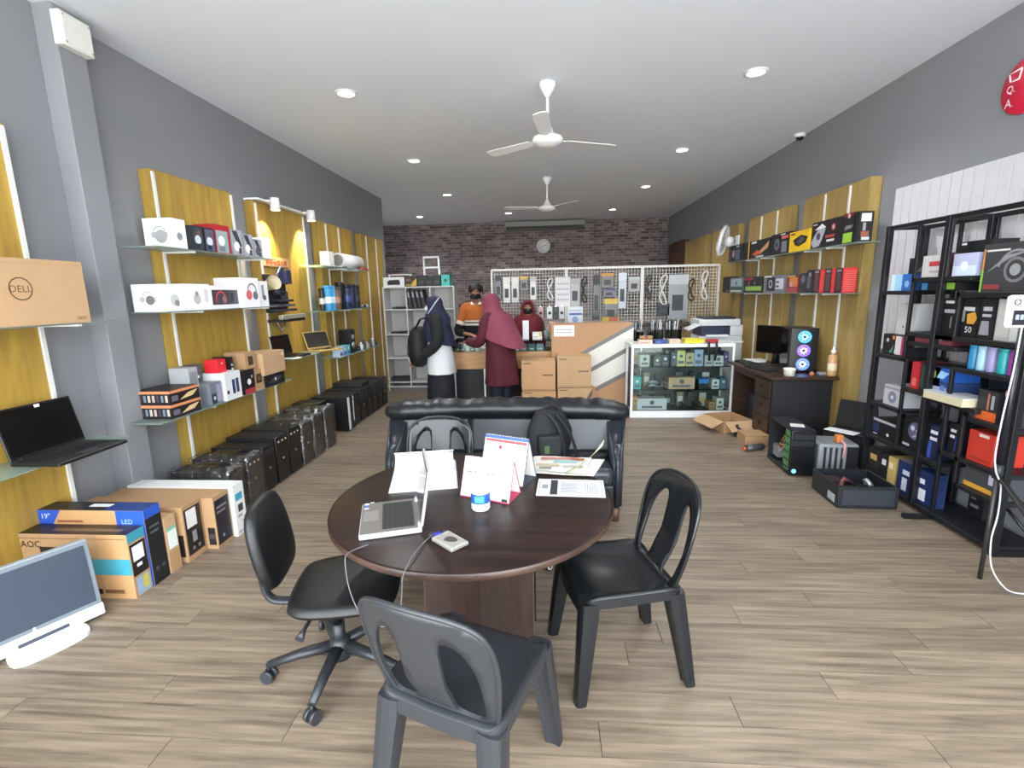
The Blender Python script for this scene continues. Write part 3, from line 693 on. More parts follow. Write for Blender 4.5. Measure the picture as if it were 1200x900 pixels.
# ================================================================== BACK OF THE SHOP
# white shelving cabinet
GREYW = mat('c4c2bf', .5)
t = thing('shelf_cabinet', 'tall white open shelf cabinet with nine compartments by the brick wall', 'cabinet', (-2.15, 8.40, 0))
cw, cd, chh = 1.22, .36, 1.78
for x in (-cw/2, cw/2-.02): MB().box((x, -cd/2, 0), (x+.02, cd/2, chh), GREYW).build('side_panel', t)
MB().box((-cw/2+.02, cd/2-.012, .06), (cw/2-.02, cd/2, chh-.02), mat('b2b0ad', .6)).build('back_panel', t)
for x in (-.21, .2): MB().box((x-.01, -cd/2+.005, .06), (x+.01, cd/2-.012, chh-.02), GREYW).build('divider', t)
for zz in (.06, .14, .56, .97, 1.39, 1.76): MB().box((-cw/2+.02, -cd/2+.002, zz), (cw/2-.02, cd/2-.012, zz+.02), GREYW).build('shelf_board', t)
MB().box((-cw/2+.02, -cd/2+.02, 0), (cw/2-.02, -cd/2+.035, .06), mat('6b6a68', .6)).build('plinth', t)
for zz, w_, lb in ((1.41, .2, 'flat black device on the second compartment down, white cabinet'), (.99, .3, 'flat black device in the middle left compartment of the white cabinet')):
    carton('flat_device', lb, 'device', (-2.52, 8.34, zz+.001), (w_, .18, .035), '1a1b1e', [('f', [('r', .1, .3, .3, .6, '5a5d63')])], bev=.004)
t = thing('junk_box', 'shallow dark tray at the bottom of the white cabinet', 'tray', (-2.56, 8.36, .161))
for a, b_ in (((-.16, -.1, 0), (.16, .1, .01)), ((-.16, -.1, .01), (-.15, .1, .07)), ((.15, -.1, .01), (.16, .1, .07)), ((-.15, -.1, .01), (.15, -.09, .07)), ((-.15, .09, .01), (.15, .1, .07))): MB().box(a, b_, mat('2a2b2d', .6)).build('tray_side', t)
for i in range(4):
    o = MB().box((-.03, -.12, 0), (.03, .12, .31), mat(['202124', '2a2a2e', '1c1d22', '26272b'][i], .5), .003).build('binder', None, (-2.28+i*.075, 8.33, 1.412+.02*(i > 9)))
    o.rotation_euler = (0, R(-9), 0); o.location.z += .009
    tag(o, ['black ring binder leaning leftmost in the white cabinet', 'second leaning black binder in the white cabinet', 'third leaning black binder in the white cabinet', 'rightmost leaning black binder, behind the navy headscarf'][i], 'binder', 'black binders in the white cabinet')
    MB().box((-.015, -.123, .18), (.015, -.12, .27), mat('8d8d90', .5)).build('spine_label', o)
carton('printer_box', 'white box with a black device picture on top of the white cabinet', 'box', (-2.56, 8.36, 1.781), (.36, .26, .16), 'd9d8d5', [('f', [('r', .2, .2, .8, .6, '232429'), ('p', [(.25, .6), (.75, .6), (.8, .75), (.3, .7)], '3a3b40')])])
carton('printer_box', 'black and yellow box on top of the white cabinet', 'box', (-2.27, 8.36, 1.781), (.2, .24, .17), '2b2622', [('f', [('p', [(.5, 0), (1, .1), (1, .8), (.6, .4)], 'c49a3a'), ('r', .1, .5, .5, .8, '6a4a33'), ('r', .1, .1, .9, .2, 'c49a3a')])])
for i in range(3):
    carton('black_box', ['first black box beside the yellow one on the white cabinet', 'middle black box on the white cabinet', 'third black box, beside the teal box on the white cabinet'][i], 'box', (-2.09+i*.13, 8.36, 1.781), (.125, .24, .18-.02*(i == 1)), '1d1e21', [('f', [('r', .2, .3, .8, .5, '3b3d42')])])
carton('teal_box', 'teal box with a dark round logo at the end of the white cabinet top', 'box', (-1.68, 8.36, 1.781), (.14, .24, .18), '3fae9f', [('f', [('c', .5, .5, .2, '1d4e4a')])])
t = thing('step_ladder', 'small white step ladder behind the white cabinet', 'ladder', (-2.05, 8.85, 0))
for s_ in (-1, 1):
    MB().tube([(s_*.17, 0, 0), (s_*.13, 0, 2.30)], .014, WHITE, 6).build('rail', t)
    MB().tube([(s_*.17, .45, 0), (s_*.13, .03, 2.26)], .011, WHITE, 6).build('rear_rail', t)
for k in range(7): MB().box((-.15, -.03, .3+k*.3), (.15, .03, .33+k*.3), WHITE).build('step', t)
MB().box((-.14, -.02, 2.28), (.14, .05, 2.31), WHITE).build('top_cap', t)
t = thing('wall_rail', 'thin white rail ending above the boxes on the white cabinet', 'rail', (-2.55, 8.62, 1.985))
MB().box((-.22, -.01, 0), (.2, .01, .015), WHITE).build('bar', t); 
for x in (-.2, .18): MB().box((x-.01, -.008, -1.985), (x+.01, .008, 0), WHITE).build('upright', t)

# counter with glass top
WOODC = wood('a97c50', 'c79a6c', (.9, 9, 9), 2, .5)
t = thing('sales_counter', 'glass topped sales counter with light wooden front and dark base', 'counter', (-.66, 7.3, 0))
MB().box((-.72, -.30, .56), (.72, .3, .81), WOODC, .003).build('wooden_front', t)
MB().box((-.70, -.24, .02), (.70, .28, .56), mat('191a1c', .6)).build('dark_base', t)
for x in (-.69, -.25): MB().box((x-.012, -.3, 0), (x+.012, -.276, .56), WHITE).build('white_post', t)
MB().box((.28, -.262, .28), (.7, -.245, .5), mat('bdb9b6', .6)).build('white_panel', t)
MB().box((.28, -.262, .04), (.7, -.245, .2), mat('bdb9b6', .6)).build('white_panel', t)
MB().box((-.72, -.30, .81), (.72, -.294, .96), GLASS).build('front_glass', t)
for x in (-.72, .714): MB().box((x, -.29, .81), (x+.006, .29, .96), GLASS).build('side_glass', t)
MB().box((-.73, -.31, .96), (.73, .31, .968), glass('dcebe6', .92)).build('glass_top', t)
for i in range(9):
    x = -.64+i*.07 if i < 5 else .2+(i-5)*.12
    c = ['2b3a3c', '43575a', '8e9a98', '39484c', 'c9cfce', 'e2e2e0', '557c8c', '49626a', '7a939c'][i]
    carton('cartridge_box', ['dark slim box leftmost inside the counter glass', 'teal slim box inside the counter glass, second from left', 'grey slim box inside the counter glass', 'dark slim box beside the grey one inside the counter', 'pale box inside the counter behind the maroon sleeve', 'white box inside the counter right of the maroon tunic', 'blue grey box inside the counter', 'dark teal box inside the counter glass near the cartons', 'light blue box at the right end inside the counter'][i], 'box', (-.66+x, 7.12, .811), (.05 if i < 5 else .1, .1, .1 if i != 5 else .05), c, [('f', [('r', .2, .2, .8, .4, 'cfd4d4')])])
# things on the counter
t = thing('card_stand', 'white upright card stand on the counter beside the maroon headscarf', 'card stand', (-.31, 7.25, .969))
MB().box((-.05, -.03, 0), (.05, .03, .01), WHITE).build('base', t); MB().box((-.045, -.005, .01), (.045, .005, .27), WHITE).build('card', t)
carton('card_box', 'small white box with yellow corner on the counter', 'box', (-.14, 7.22, .969), (.14, .1, .1), 'dedcd6', [('f', [('r', .7, .4, 1, 1, 'c8b04a'), ('r', .1, .3, .6, .4, '8d8d8d')])])
t = thing('pen_cup', 'clear cup of pens on the counter', 'cup', (.0, 7.25, .969))
MB().lathe([(.001, 0), (.04, 0), (.045, .12), (.042, .12), (.037, .006), (.001, .006)], mat('7f8a8c', .3), seg=16).build('cup', t)
for k in range(6): MB().cyl((.02*cos(k), .02*sin(k), .01), (.05*cos(k*1.3), .03*sin(k*1.3), .2), .005, mat(['2a3fa0', 'c03030', '1a1a1a', '2a8050', 'd0d0d0', 'e0b030'][k], .4), 6).build('pen', t)
t = thing('paper_cone_stand', 'tan paper cup stack on the counter left of the big carton', 'cup', (.08, 7.18, .969))
MB().lathe([(.001, 0), (.03, 0), (.05, .24), (.045, .25), (.001, .245)], mat('c8ab94', .6), seg=16).build('cup_stack', t)
MB().lathe([(.031, .0), (.052, .2), (.054, .21), (.05, .22)], mat('b3927a', .6), seg=16).build('rim', t)
# wire grid screen with hanging goods
t = thing('grid_screen', 'white wire grid display screen in three bays behind the counter', 'display grid', (0, 8.3, 0))
gx0, gx1, gz0, gz1 = -.91, 2.78, .30, 2.0
gw = mat('d4d2cc', .4)
q = MB(); x = gx0+.05
while x < gx1:
    q.box((x-.0028, -.003, gz0), (x+.0028, .003, gz1), gw); x += .05
z = gz0+.05
while z < gz1:
    q.box((gx0, -.006, z-.0028), (gx1, -.0005, z+.0028), gw); z += .05
q.build('grid_wire', t, stuff=True)
for x, w_ in ((gx0, .02), (.33, .04), (1.56, .04), (gx1, .02)): MB().box((x-w_/2-.005, -.02, 0), (x+w_/2+.005, .02, gz1+.02), gw, .003).build('upright', t)
MB().box((gx0, -.018, gz1), (gx1, .018, gz1+.035), gw).build('top_rail', t)
for x in (gx0, gx1): MB().box((x-.02, -.25, 0), (x+.02, .25, .03), gw).build('foot', t)
def hang(label, x, z, w, h, col, kind='bag', c2='e8e8e8'):
    t = thing('hanging_pack', label, 'pack', (x, 8.285, z), 0, 'goods hung on the wire grid')
    MB().tube([(0, .0, h*.02), (0, -.035, h*.02), (0, -.04, h*.02+.012)], .004, CHROME, 6).build('hook', t)
    if kind == 'bag':
        MB().box((-w/2, -.028, -h), (w/2, -.012, -.0), mat(col, .25), .004).build('pouch', t)
        MB().box((-w/2, -.0305, -h*.22), (w/2, -.0285, -.005), mat(c2, .5)).build('header_card', t)
        MB().box((-w*.3, -.0315, -h*.8), (w*.25, -.0285, -h*.45), mat('3a3b40', .5)).build('contents', t)
    elif kind == 'cable':
        pts = [(w*.38*sin(a*2.02+.4), -.02-.006*(k % 3), -h*.5+h*.46*cos(a)) for k, a in enumerate([i*pi/9 for i in range(37)])]
        MB().tube(pts, .012, mat(col, .4), 6).build('cable_coil', t)
        MB().box((-.02, -.03, -h*.55), (.02, -.01, -h*.48), mat(c2, .5)).build('cable_tie', t)
    else:
        MB().box((-w/2, -.02, -h), (w/2, -.012, 0), mat(col, .6), .003).build('sheet', t)
        for k in range(4): MB().box((-w*.4, -.0215, -h*(.25+.18*k)), (w*.4, -.0205, -h*(.2+.18*k)), mat(c2, .6)).build('printed_bar', t)
for a in [('black headset bag at the left end of the wire grid', -.80, 1.92, .1, .38, '1b1b1d', 'bag', '3a3a3c'), ('white cable pack with red tag, first bay', -.66, 1.90, .12, .42, 'c9c6c2', 'bag', 'dedbd4'),
          ('white cable pack beside the red tagged one', -.52, 1.90, .12, .42, 'bdbcb8', 'bag', 'd8d6d0'), ('yellow headed pack on the wire grid', -.37, 1.91, .13, .24, '3a342c', 'bag', 'd4b04a'), ('pale pack right of the yellow headed one', -.22, 1.90, .1, .38, 'c6c4c2', 'bag', 'b7b5b2'),
          ('white cable loop beside the white notice', .06, 1.88, .12, .38, 'd8d6d4', 'cable', '2a2a2a'), ('white notice sheet hung on the grid with grey lines', .27, 1.88, .25, .48, 'dcd8da', 'sheet', 'b9b4ba'),
          ('faint clear cable pack in the middle bay', .47, 1.86, .16, .46, '8d8c8a', 'bag', 'a5a4a0'), ('black cable loop in the middle bay', .62, 1.90, .1, .46, '141416', 'cable', '303030'), ('long black strap of adapters in the middle bay', .82, 1.90, .11, .72, '17171a', 'bag', '2a2a2c'),
          ('orange headed pack in the middle bay', 1.00, 1.93, .2, .24, '3b2a24', 'bag', 'c08a3a'), ('dark purple pack under the orange header', 1.03, 1.68, .2, .14, '2a2036', 'bag', '54406a'), ('yellow strip pack with a clear window, middle bay', 1.06, 1.52, .22, .42, '4a4a48', 'bag', 'cdb04c'),
          ('tall pale blue pack left of the second upright', 1.24, 1.93, .13, .58, 'a9aeb6', 'bag', 'c9ccd2'), ('clear pack with a silver fan left of the second upright', 1.43, 1.86, .18, .24, '8e8e90', 'bag', 'b2b2b4'),
          ('thin dark cable beside the second upright', 1.66, 1.90, .1, .42, '3a3532', 'cable', 'b0aca6'), ('white twin cable in the right bay', 1.90, 1.90, .14, .52, 'd0cdc8', 'cable', '1c1c1e'), ('black adapter under the white twin cable', 1.91, 1.42, .2, .2, '2c2e30', 'bag', '3a3c3e'),
          ('large clear grey pouch in the right bay', 2.14, 1.88, .32, .72, '9a9da0', 'bag', 'b4b7ba'), ('dark brown cable in the right bay', 2.34, 1.82, .12, .38, '2a2018', 'cable', '55463a'), ('white earphone loop at the right end of the grid', 2.55, 1.95, .12, .5, 'd8d4cc', 'cable', '2a2622')]:
    hang(*a)
for i, (x, c, lb) in enumerate([(-.10, 'c9a0a4', 'pink webcam pack low on the wire grid'), (.05, 'd9dcdc', 'white camera pack with black lens low on the grid'), (.15, '1d1e20', 'black camera pack low on the grid'), (.25, 'c9ccc8', 'pale camera pack beside the grid upright')]):
    tt = thing('webcam_pack', lb, 'pack', (x, 8.26, 1.40), 0, 'camera packs low on the wire grid')
    MB().box((-.045, -.02, -.2), (.045, .01, 0), mat(c, .4), .004).build('card', tt); MB().tube([(0, -.02, -.1), (0, -.04, -.1)], .026, DARK, 14).build('lens', tt)
    MB().box((-.005, .0, -.001), (.005, .035, .02), CHROME).build('hook', tt)
tt = carton('paper_pack', 'white and blue paper pack low on the wire grid', 'pack', (.47, 8.22, 1.12), (.25, .06, .28), 'd4d9de', [('f', [('r', .1, .5, .95, .62, '3a5fa8'), ('c', .5, .25, .2, '7f9cc8'), ('r', .1, .75, .9, .8, '8fa6c4')])])
carton('folded_sign', 'yellow and red folded card on the ledge above the big carton', 'card', (1.05, 8.20, 1.12), (.28, .06, .10), 'c4a63c', [('f', [('r', .4, .3, .9, 1, 'b8543c')])])
# back work table behind the counter that carries those packs
t = thing('back_table', 'dark work table behind the cartons in front of the wire grid', 'table', (1.05, 8.02, 0))
MB().box((-.9, -.24, 1.08), (1.6, .24, 1.115), mat('3b3835', .5), .003).build('tabletop', t)
for x in (-.85, 1.55):
    for y_ in (-.2, .2): MB().box((x-.02, y_-.02, 0), (x+.02, y_+.02, 1.08), DARK).build('leg', t)

# cartons stacked before the counter
def acer(name, label, base, size, pr):
    return carton(name, label, 'carton', base, size, CARD2, pr)
big = carton('large_carton', 'large carton with pale diagonal stripes edged in grey, white slip at its top', 'carton', (.625, 6.98, 0), (1.12, .34, 1.205), mat('b58c68', .75, 0, .05, 12),
    [('f', [('p', [(.27, .625), (.37, .625), (1, .95), (1, 1)], '6b6764'), ('p', [(.37, .625), (.47, .485), (1, .765), (1, .95)], 'd7d2ca'), ('p', [(.47, .485), (.47, .43), (1, .71), (1, .765)], '6b6764'),
            ('p', [(.47, .43), (.47, .30), (.55, .265), (1, .49), (1, .71)], 'd7d2ca'), ('p', [(.55, .265), (.55, .21), (1, .435), (1, .49)], '6b6764'), ('r', .03, .86, .28, .985, 'f0eeee'), ('r', .05, .93, .26, .94, '9a98a8'), ('r', .05, .90, .26, .91, '9a98a8'), ('r', 0, .625, .42, .63, '8f6c4c')])])
for lb, x, z_, w_, h_, y_ in (('brown square carton, upper left of the small stack by the maroon tunic', -.115, .345, .45, .40, 6.63), ('brown square carton, upper right of the small stack', .36, .385, .445, .415, 6.63),
                          ('brown carton at the bottom left of the small stack', -.11, 0, .45, .335, 6.64), ('brown carton with dark corner stripe, bottom right of the small stack', .37, 0, .46, .375, 6.64)):
    pr = [('f', [('r', .03, .03, .97, .045, '8f6a48'), ('r', .05, .90, .28, .93, '4a3a2c'), ('r', .62, .5, .93, .54, '5a4634'), ('r', .38, .1, .385, .9, 'a77f58')] +
          ([('p', [(.75, .45), (1, .95), (1, .75), (.85, .4)], '54453a')] if 'corner' in lb else []))]
    carton('small_carton', lb, 'carton', (x, y_, z_), (w_, .34, h_), CARD2 if 'right' in lb else mat('c2976d', .8, 0, .05, 12), pr)
# glass showcase
t = thing('glass_showcase', 'white framed glass showcase full of small parts right of the cartons', 'showcase', (1.725, 6.54, 0))
w2, d2, hz = .645, .22, .955
for x in (-w2, w2-.03):
    for y_ in (-d2, d2-.03): MB().box((x, y_, 0), (x+.03, y_+.03, hz), WHITE, .002).build('frame_post', t)
for zz, hh in ((0, .09), (hz-.035, .035)):
    q = MB(); q.box((-w2+.03, -d2, zz), (w2-.03, -d2+.025, zz+hh), WHITE).box((-w2+.03, d2-.025, zz), (w2-.03, d2, zz+hh), WHITE); q.build('frame_rail', t)
    q = MB(); q.box((-w2, -d2+.03, zz), (-w2+.025, d2-.03, zz+hh), WHITE).box((w2-.025, -d2+.03, zz), (w2, d2-.03, zz+hh), WHITE); q.build('frame_rail', t)
MB().box((-w2+.03, -d2+.025, .07), (w2-.03, d2-.025, .088), mat('3a3b3c', .6)).build('floor_board', t)
MB().box((-w2+.03, -d2+.004, .09), (w2-.03, -d2+.009, hz-.035), GLASS).build('front_glass', t)
MB().box((-w2+.03, d2-.02, .09), (w2-.03, d2-.015, hz-.035), mat('4a4f4f', .4)).build('rear_door', t)
MB().box((-w2, -d2, hz), (w2, d2, hz+.008), mat('dfe4e2', .15)).build('top_glass', t)
for zz in (.36, .66): MB().box((-w2+.03, -d2+.03, zz), (w2-.03, d2-.03, zz+.008), glass('e8f2ee', .93)).build('glass_shelf', t)
for x in (-.45, .45):
    MB().box((x-.008, d2-.045, .09), (x+.008, d2-.03, hz-.04), CHROME).build('shelf_standard', t)
sx, sy = 1.725, 6.47
items = [(.668, -.46, .12, .15, 'cfcfcc', 'grey white box at the left of the showcase top shelf'), (.668, -.30, .09, .12, '2f4a3e', 'green black box on the showcase top shelf'), (.668, -.20, .1, .15, '3c4854', 'dark box with yellow print on the showcase top shelf'),
         (.668, -.09, .07, .18, '54687a', 'slate box on the showcase top shelf'), (.668, .0, .1, .2, 'd6cf8a', 'pale yellow box in the middle of the showcase top shelf'), (.668, .11, .1, .17, 'c9b98e', 'cream box on the showcase top shelf'),
         (.668, .22, .11, .21, '9fb0cc', 'light blue box on the showcase top shelf'), (.668, .35, .1, .14, 'c4c0c2', 'white box behind the hanging straps'), (.668, .47, .12, .13, 'd2d0cc', 'white box at the right of the showcase top shelf'), (.668, .565, .06, .18, '5a4a80', 'purple box at the right end of the showcase top shelf'),
         (.368, -.55, .1, .16, '3fb0b4', 'turquoise box at the left of the showcase middle shelf'), (.368, .02, .33, .15, 'c9a888', 'long tan carton in the showcase middle shelf'), (.368, .30, .13, .13, '1b1d20', 'black box with blue top in the showcase middle shelf'),
         (.368, .45, .09, .12, 'd9dcde', 'white box on the showcase middle shelf'), (.368, .55, .09, .14, '4a6a8a', 'blue coil box at the showcase middle shelf end'),
         (.089, -.35, .38, .15, 'd2d4d8', 'wide white carton on the showcase floor'), (.089, -.57, .06, .18, 'c08a4a', 'orange box in the showcase bottom left corner'), (.089, .52, .09, .15, 'dcdcd6', 'white tube box in the showcase bottom right corner'), (.089, .42, .08, .1, 'b08a5c', 'tan box on the showcase floor')]
for zz, x, w_, h_, c, lb in items:
    pr = [('f', [('r', .15, .15, .85, .35, '6a6e74'), ('c', .5, .65, .2, 'e4e0d0' if c[0] < '8' else '5a5d64')])]
    if 'blue top' in lb: pr = [('f', [('r', 0, .55, 1, 1, '2a7cc4')]), ('t', [('r', 0, 0, 1, 1, '2a7cc4')])]
    carton('part_box', lb, 'box', (sx+x, sy, zz), (w_, .16, h_), c, pr)
for i, (x, zz, lb) in enumerate([(-.33, .368, 'bundle of silver brackets on the showcase middle shelf, left'), (-.2, .368, 'second bundle of silver brackets on the showcase middle shelf'), (.08, .089, 'black cable heap on the showcase floor, middle'), (.25, .089, 'black cable heap on the showcase floor, right')]):
    t = thing('part_bundle', lb, 'parts', (sx+x, sy, zz))
    c = SILVER if i < 2 else mat('26272a', .4)
    for k in range(5):
        a = random.uniform(0, 6.28)
        MB().tube([(-.07*cos(a), -.04*sin(a), .012+.016*k), (.02*sin(a), .01, .03+.016*k), (.07*cos(a), .04*sin(a), .012+.018*k)], .01, c, 6).build('piece', t)
for i in range(24):
    zz = (.089, .368, .668)[i % 3]; x = -.56+(i//3)*.155+random.uniform(-.02, .02); hh = random.uniform(.10, .2)
    c = ['2b2e33', '6d7278', 'a9acae', '3f4a44', '8a8468', '1f2024', '54606e', 'c2c4c4'][(i*5) % 8]
    o = MB().box((-.045, -.03, 0), (.045, .03, hh), mat(c, .4), .004).build('part_pack', None, (sx+x, 6.63, zz+.0005), random.uniform(-.15, .15))
    tag(o, 'small %s pack at the back of the showcase %s, number %d from left' % (['dark', 'slate', 'pale grey', 'dark green', 'khaki', 'black', 'blue grey', 'white'][(i*5) % 8], ('floor', 'middle shelf', 'top shelf')[i % 3], i//3+1), 'pack', 'spare part packs at the back of the showcase')
    MB().box((-.03, -.032, hh*.3), (.03, -.03, hh*.7), mat(['d8d8d4', '8fa4b8', 'b0a060', '3a3c40'][i % 4], .4)).build('pack_label', o)
# on the showcase
carton('tool_box', 'flat yellow box on top of the glass showcase', 'box', (1.88, 6.46, .964), (.24, .16, .055), 'd4c928', [('f', [('r', 0, .7, 1, .8, 'a89c1a')]), ('t', [('r', .1, .2, .5, .8, 'e2d94a')])])
carton('blue_box', 'small dark blue box on the showcase top', 'box', (1.46, 6.45, .964), (.16, .14, .045), '27407e', [('f', [('r', .1, .2, .5, .7, '4a66a8')])])
carton('pink_box', 'small pale pink box on the showcase top beside the carton', 'box', (1.27, 6.45, .964), (.17, .12, .05), 'd9bcae', [('f', [('r', .1, .2, .8, .5, 'b98a80')])])
carton('tape_pack', 'pale pack between the blue and yellow boxes', 'pack', (1.64, 6.46, .964), (.14, .12, .05), 'd2b8a8', [('f', [('r', .2, .4, .6, .8, 'c49484')])])
for x, lb in ((1.24, 'tan tape roll on the pink box'), (1.33, 'second tan tape roll on the pink box')):
    t = thing('tape_roll', lb, 'tape', (x, 6.45, 1.0145)); MB().lathe([(.022, 0), (.042, 0), (.042, .045), (.022, .045), (.022, 0)], mat('a57a50', .4), seg=20).build('roll', t); MB().lathe([(.02, 0), (.022, 0), (.022, .046), (.02, .046), (.02, 0)], mat('d8c8b0', .7), seg=20).build('core', t)
t = thing('pliers', 'red handled pliers with dark straps hanging over the showcase edge', 'pliers', (2.075, 6.31, .972))
MB().box((-.07, -.03, .0), (.07, .05, .05), mat('a8242a', .4), .01).build('grip', t)
for s_ in (-1, 1): MB().tube([(s_*.045, -.03, .02), (s_*.05, -.045, -.05), (s_*.035, -.04, -.22)], .014, DARK, 8).build('strap', t)
# cabinet behind with printer and clear organisers
t = thing('low_cabinet', 'white low cabinet behind the glass showcase', 'cabinet', (2.0, 7.25, 0))
MB().box((-.79, -.28, 0), (.70, .28, .90), mat('bdbbb6', .5), .003).build('body', t); MB().box((-.80, -.29, .90), (.71, .29, .925), WHITE, .003).build('top', t)
for x in (-.42, .3): MB().box((x-.34, -.284, .06), (x+.36, -.28, .86), GREYW).build('door', t)
t = thing('laser_printer', 'white and navy multifunction printer at the end of the back counter', 'printer', (2.40, 7.18, .926))
pw2 = mat('cbccce', .4)
MB().box((-.28, -.2, 0), (.30, .22, .07), pw2, .008).build('base', t)
MB().box((-.26, -.2, .07), (.13, .2, .2), mat('222a44', .35), .006).build('paper_cavity', t)
MB().box((.13, -.21, .07), (.30, .22, .22), pw2, .008).build('side_column', t)
MB().box((-.30, -.22, .21), (.26, .22, .30), pw2, .012).build('scanner', t)
MB().box((-.22, -.2, .30), (.2, .2, .33), mat('23252a', .4), .008).build('lid', t)
MB().box((-.2, -.25, .06), (.1, -.15, .09), mat('e4e4e2', .5), .004).build('paper_tray', t)
M = Matrix.Translation((-.30, -.2, .22)) @ Matrix.Rotation(R(-24), 4, 'Y'); MB().box((-.16, -.02, -.01), (.04, .2, .015), pw2, .004).xf(M).build('control_panel', t)
for i, x in enumerate((1.27, 1.55, 1.80)):
    t = thing('pen_organiser', ['clear organiser of pale tools leftmost on the back counter', 'clear organiser with black tools in the middle of the back counter', 'clear organiser with bent tools beside the printer'][i], 'organiser', (x, 7.15, .926))
    w_ = .2
    q = MB()
    for a, b_ in (((-w_/2, -.08, 0), (w_/2, .08, .01)), ((-w_/2, -.08, .01), (-w_/2+.006, .08, .16)), ((w_/2-.006, -.08, .01), (w_/2, .08, .16)), ((-w_/2, -.08, .01), (w_/2, -.074, .16)), ((-w_/2, .074, .01), (w_/2, .08, .16))): q.box(a, b_, glass('cfd6d6', .8))
    q.build('clear_case', t)
    for k in range(7): MB().cyl((-.07+k*.023, 0, .012), (-.09+k*.03, .02*(-1)**k, .26+.02*(k % 3)), .008, mat(['c9c9c4', '2a2b2e', '9a9c9e', 'b0bac4', '17181a', '6d7f8c', 'd4cfc4'][(k+i) % 7], .4), 6).build('tool', t)
# ================================================================== PEOPLE
def grow(name, joints, edges, root, m, parent, sub=2):
    """one continuous surface grown over a skeleton"""
    names = list(joints); me = bpy.data.meshes.new('sk')
    me.from_pydata([joints[n][0] for n in names], [(names.index(a), names.index(b)) for a, b in edges], [])
    o = bpy.data.objects.new('sk', me); COL.objects.link(o)
    md = o.modifiers.new('s', 'SKIN'); md.use_smooth_shade = True
    for i, n in enumerate(names):
        r = joints[n][1]; r = r if isinstance(r, tuple) else (r, r)
        sv = me.skin_vertices[0].data[i]; sv.radius = r; sv.use_root = (n == root)
    sb = o.modifiers.new('b', 'SUBSURF'); sb.levels = sub
    bpy.context.view_layer.update()
    out = bpy.data.meshes.new_from_object(o.evaluated_get(bpy.context.evaluated_depsgraph_get()))
    bpy.data.objects.remove(o)
    out.materials.clear(); out.materials.append(m)
    for p in out.polygons: p.use_smooth = True
    b = bpy.data.objects.new(name, out); COL.objects.link(b); b.parent = parent
    return b
SKIN = mat('a87860', .55, 0, .04, 40)
def skeleton(P):
    """P: dict of points for head, hands etc.; facing local -y"""
    J = {'pelvis': (P['pelvis'], (.15, .11)), 'waist': (P['waist'], (.13, .095)), 'chest': (P['chest'], (.155, .105)), 'neckbase': (P['neckbase'], (.07, .065)), 'neck': (P['neck'], .052),
         'jaw': (P['jaw'], (.066, .075)), 'head': (P['head'], (.078, .092)), 'crown': (P['crown'], (.055, .062))}
    E = [('pelvis', 'waist'), ('waist', 'chest'), ('chest', 'neckbase'), ('neckbase', 'neck'), ('neck', 'jaw'), ('jaw', 'head'), ('head', 'crown')]
    for s in 'lr':
        J[s+'sh'] = (P[s+'sh'], .058); J[s+'el'] = (P[s+'el'], .043); J[s+'wr'] = (P[s+'wr'], (.027, .025)); E += [('neckbase', s+'sh'), (s+'sh', s+'el'), (s+'el', s+'wr')]
        w = Vector(P[s+'wr']); d = (w-Vector(P[s+'el'])).normalized(); sd = d.cross(Vector((0, 0, 1))).normalized() if abs(d.z) < .9 else Vector((1, 0, 0)); up = sd.cross(d)
        palm = w+d*.06; J[s+'pa'] = (tuple(palm), (.036, .018)); E.append((s+'wr', s+'pa'))
        for k in range(4):
            o_ = (k-1.5)*.019; L = (.034, .04, .037, .028)[k]
            a = palm+d*.035+sd*o_; b = a+d*L-up*.008; c = b+d*L*.7-up*.022
            for nm, p, r in (('a', a, .0095), ('b', b, .009), ('c', c, .0075)): J['%s%d%s' % (s, k, nm)] = (tuple(p), r)
            E += [(s+'pa', '%s%da' % (s, k)), ('%s%da' % (s, k), '%s%db' % (s, k)), ('%s%db' % (s, k), '%s%dc' % (s, k))]
        th = w+d*.03+sd*(.035 if s == 'l' else -.035); t2 = th+d*.03+sd*(.018 if s == 'l' else -.018)
        J[s+'t1'] = (tuple(th), .012); J[s+'t2'] = (tuple(t2), .009); E += [(s+'wr', s+'t1'), (s+'t1', s+'t2')]
        J[s+'hp'] = (P[s+'hp'], .085); J[s+'kn'] = (P[s+'kn'], .06); J[s+'an'] = (P[s+'an'], .042); J[s+'to'] = (tuple(Vector(P[s+'an'])+Vector((0, -.15, -.045))), (.04, .028))
        E += [('pelvis', s+'hp'), (s+'hp', s+'kn'), (s+'kn', s+'an'), (s+'an', s+'to')]
    return J, E
def stand(h=1.58, lean=0.0, lh=(.2, -.12, .70), rh=(-.2, -.12, .70), le=None, re_=None, hd=0.0):
    k = h/1.60
    P = {'pelvis': (0, 0, .86*k), 'waist': (0, -.02*lean, 1.02*k), 'chest': (0, -.10*lean, 1.20*k), 'neckbase': (0, -.2*lean, 1.33*k), 'neck': (0, -.22*lean-.01, 1.38*k),
         'jaw': (0, -.24*lean-.03-hd*.6, 1.445*k-.01*hd), 'head': (0, -.26*lean-.015-hd*.5, 1.505*k), 'crown': (0, -.27*lean+.005-hd*.3, 1.56*k)}
    for s, sg in (('l', 1), ('r', -1)):
        P[s+'sh'] = (sg*.165, -.16*lean, 1.29*k); P[s+'hp'] = (sg*.085, 0, .82*k); P[s+'kn'] = (sg*.09, -.02, .45*k); P[s+'an'] = (sg*.09, .02, .08)
    P['lwr'] = lh; P['rwr'] = rh; P['lel'] = le or (.24, .03, 1.02*k); P['rel'] = re_ or (-.24, .03, 1.02*k)
    return P
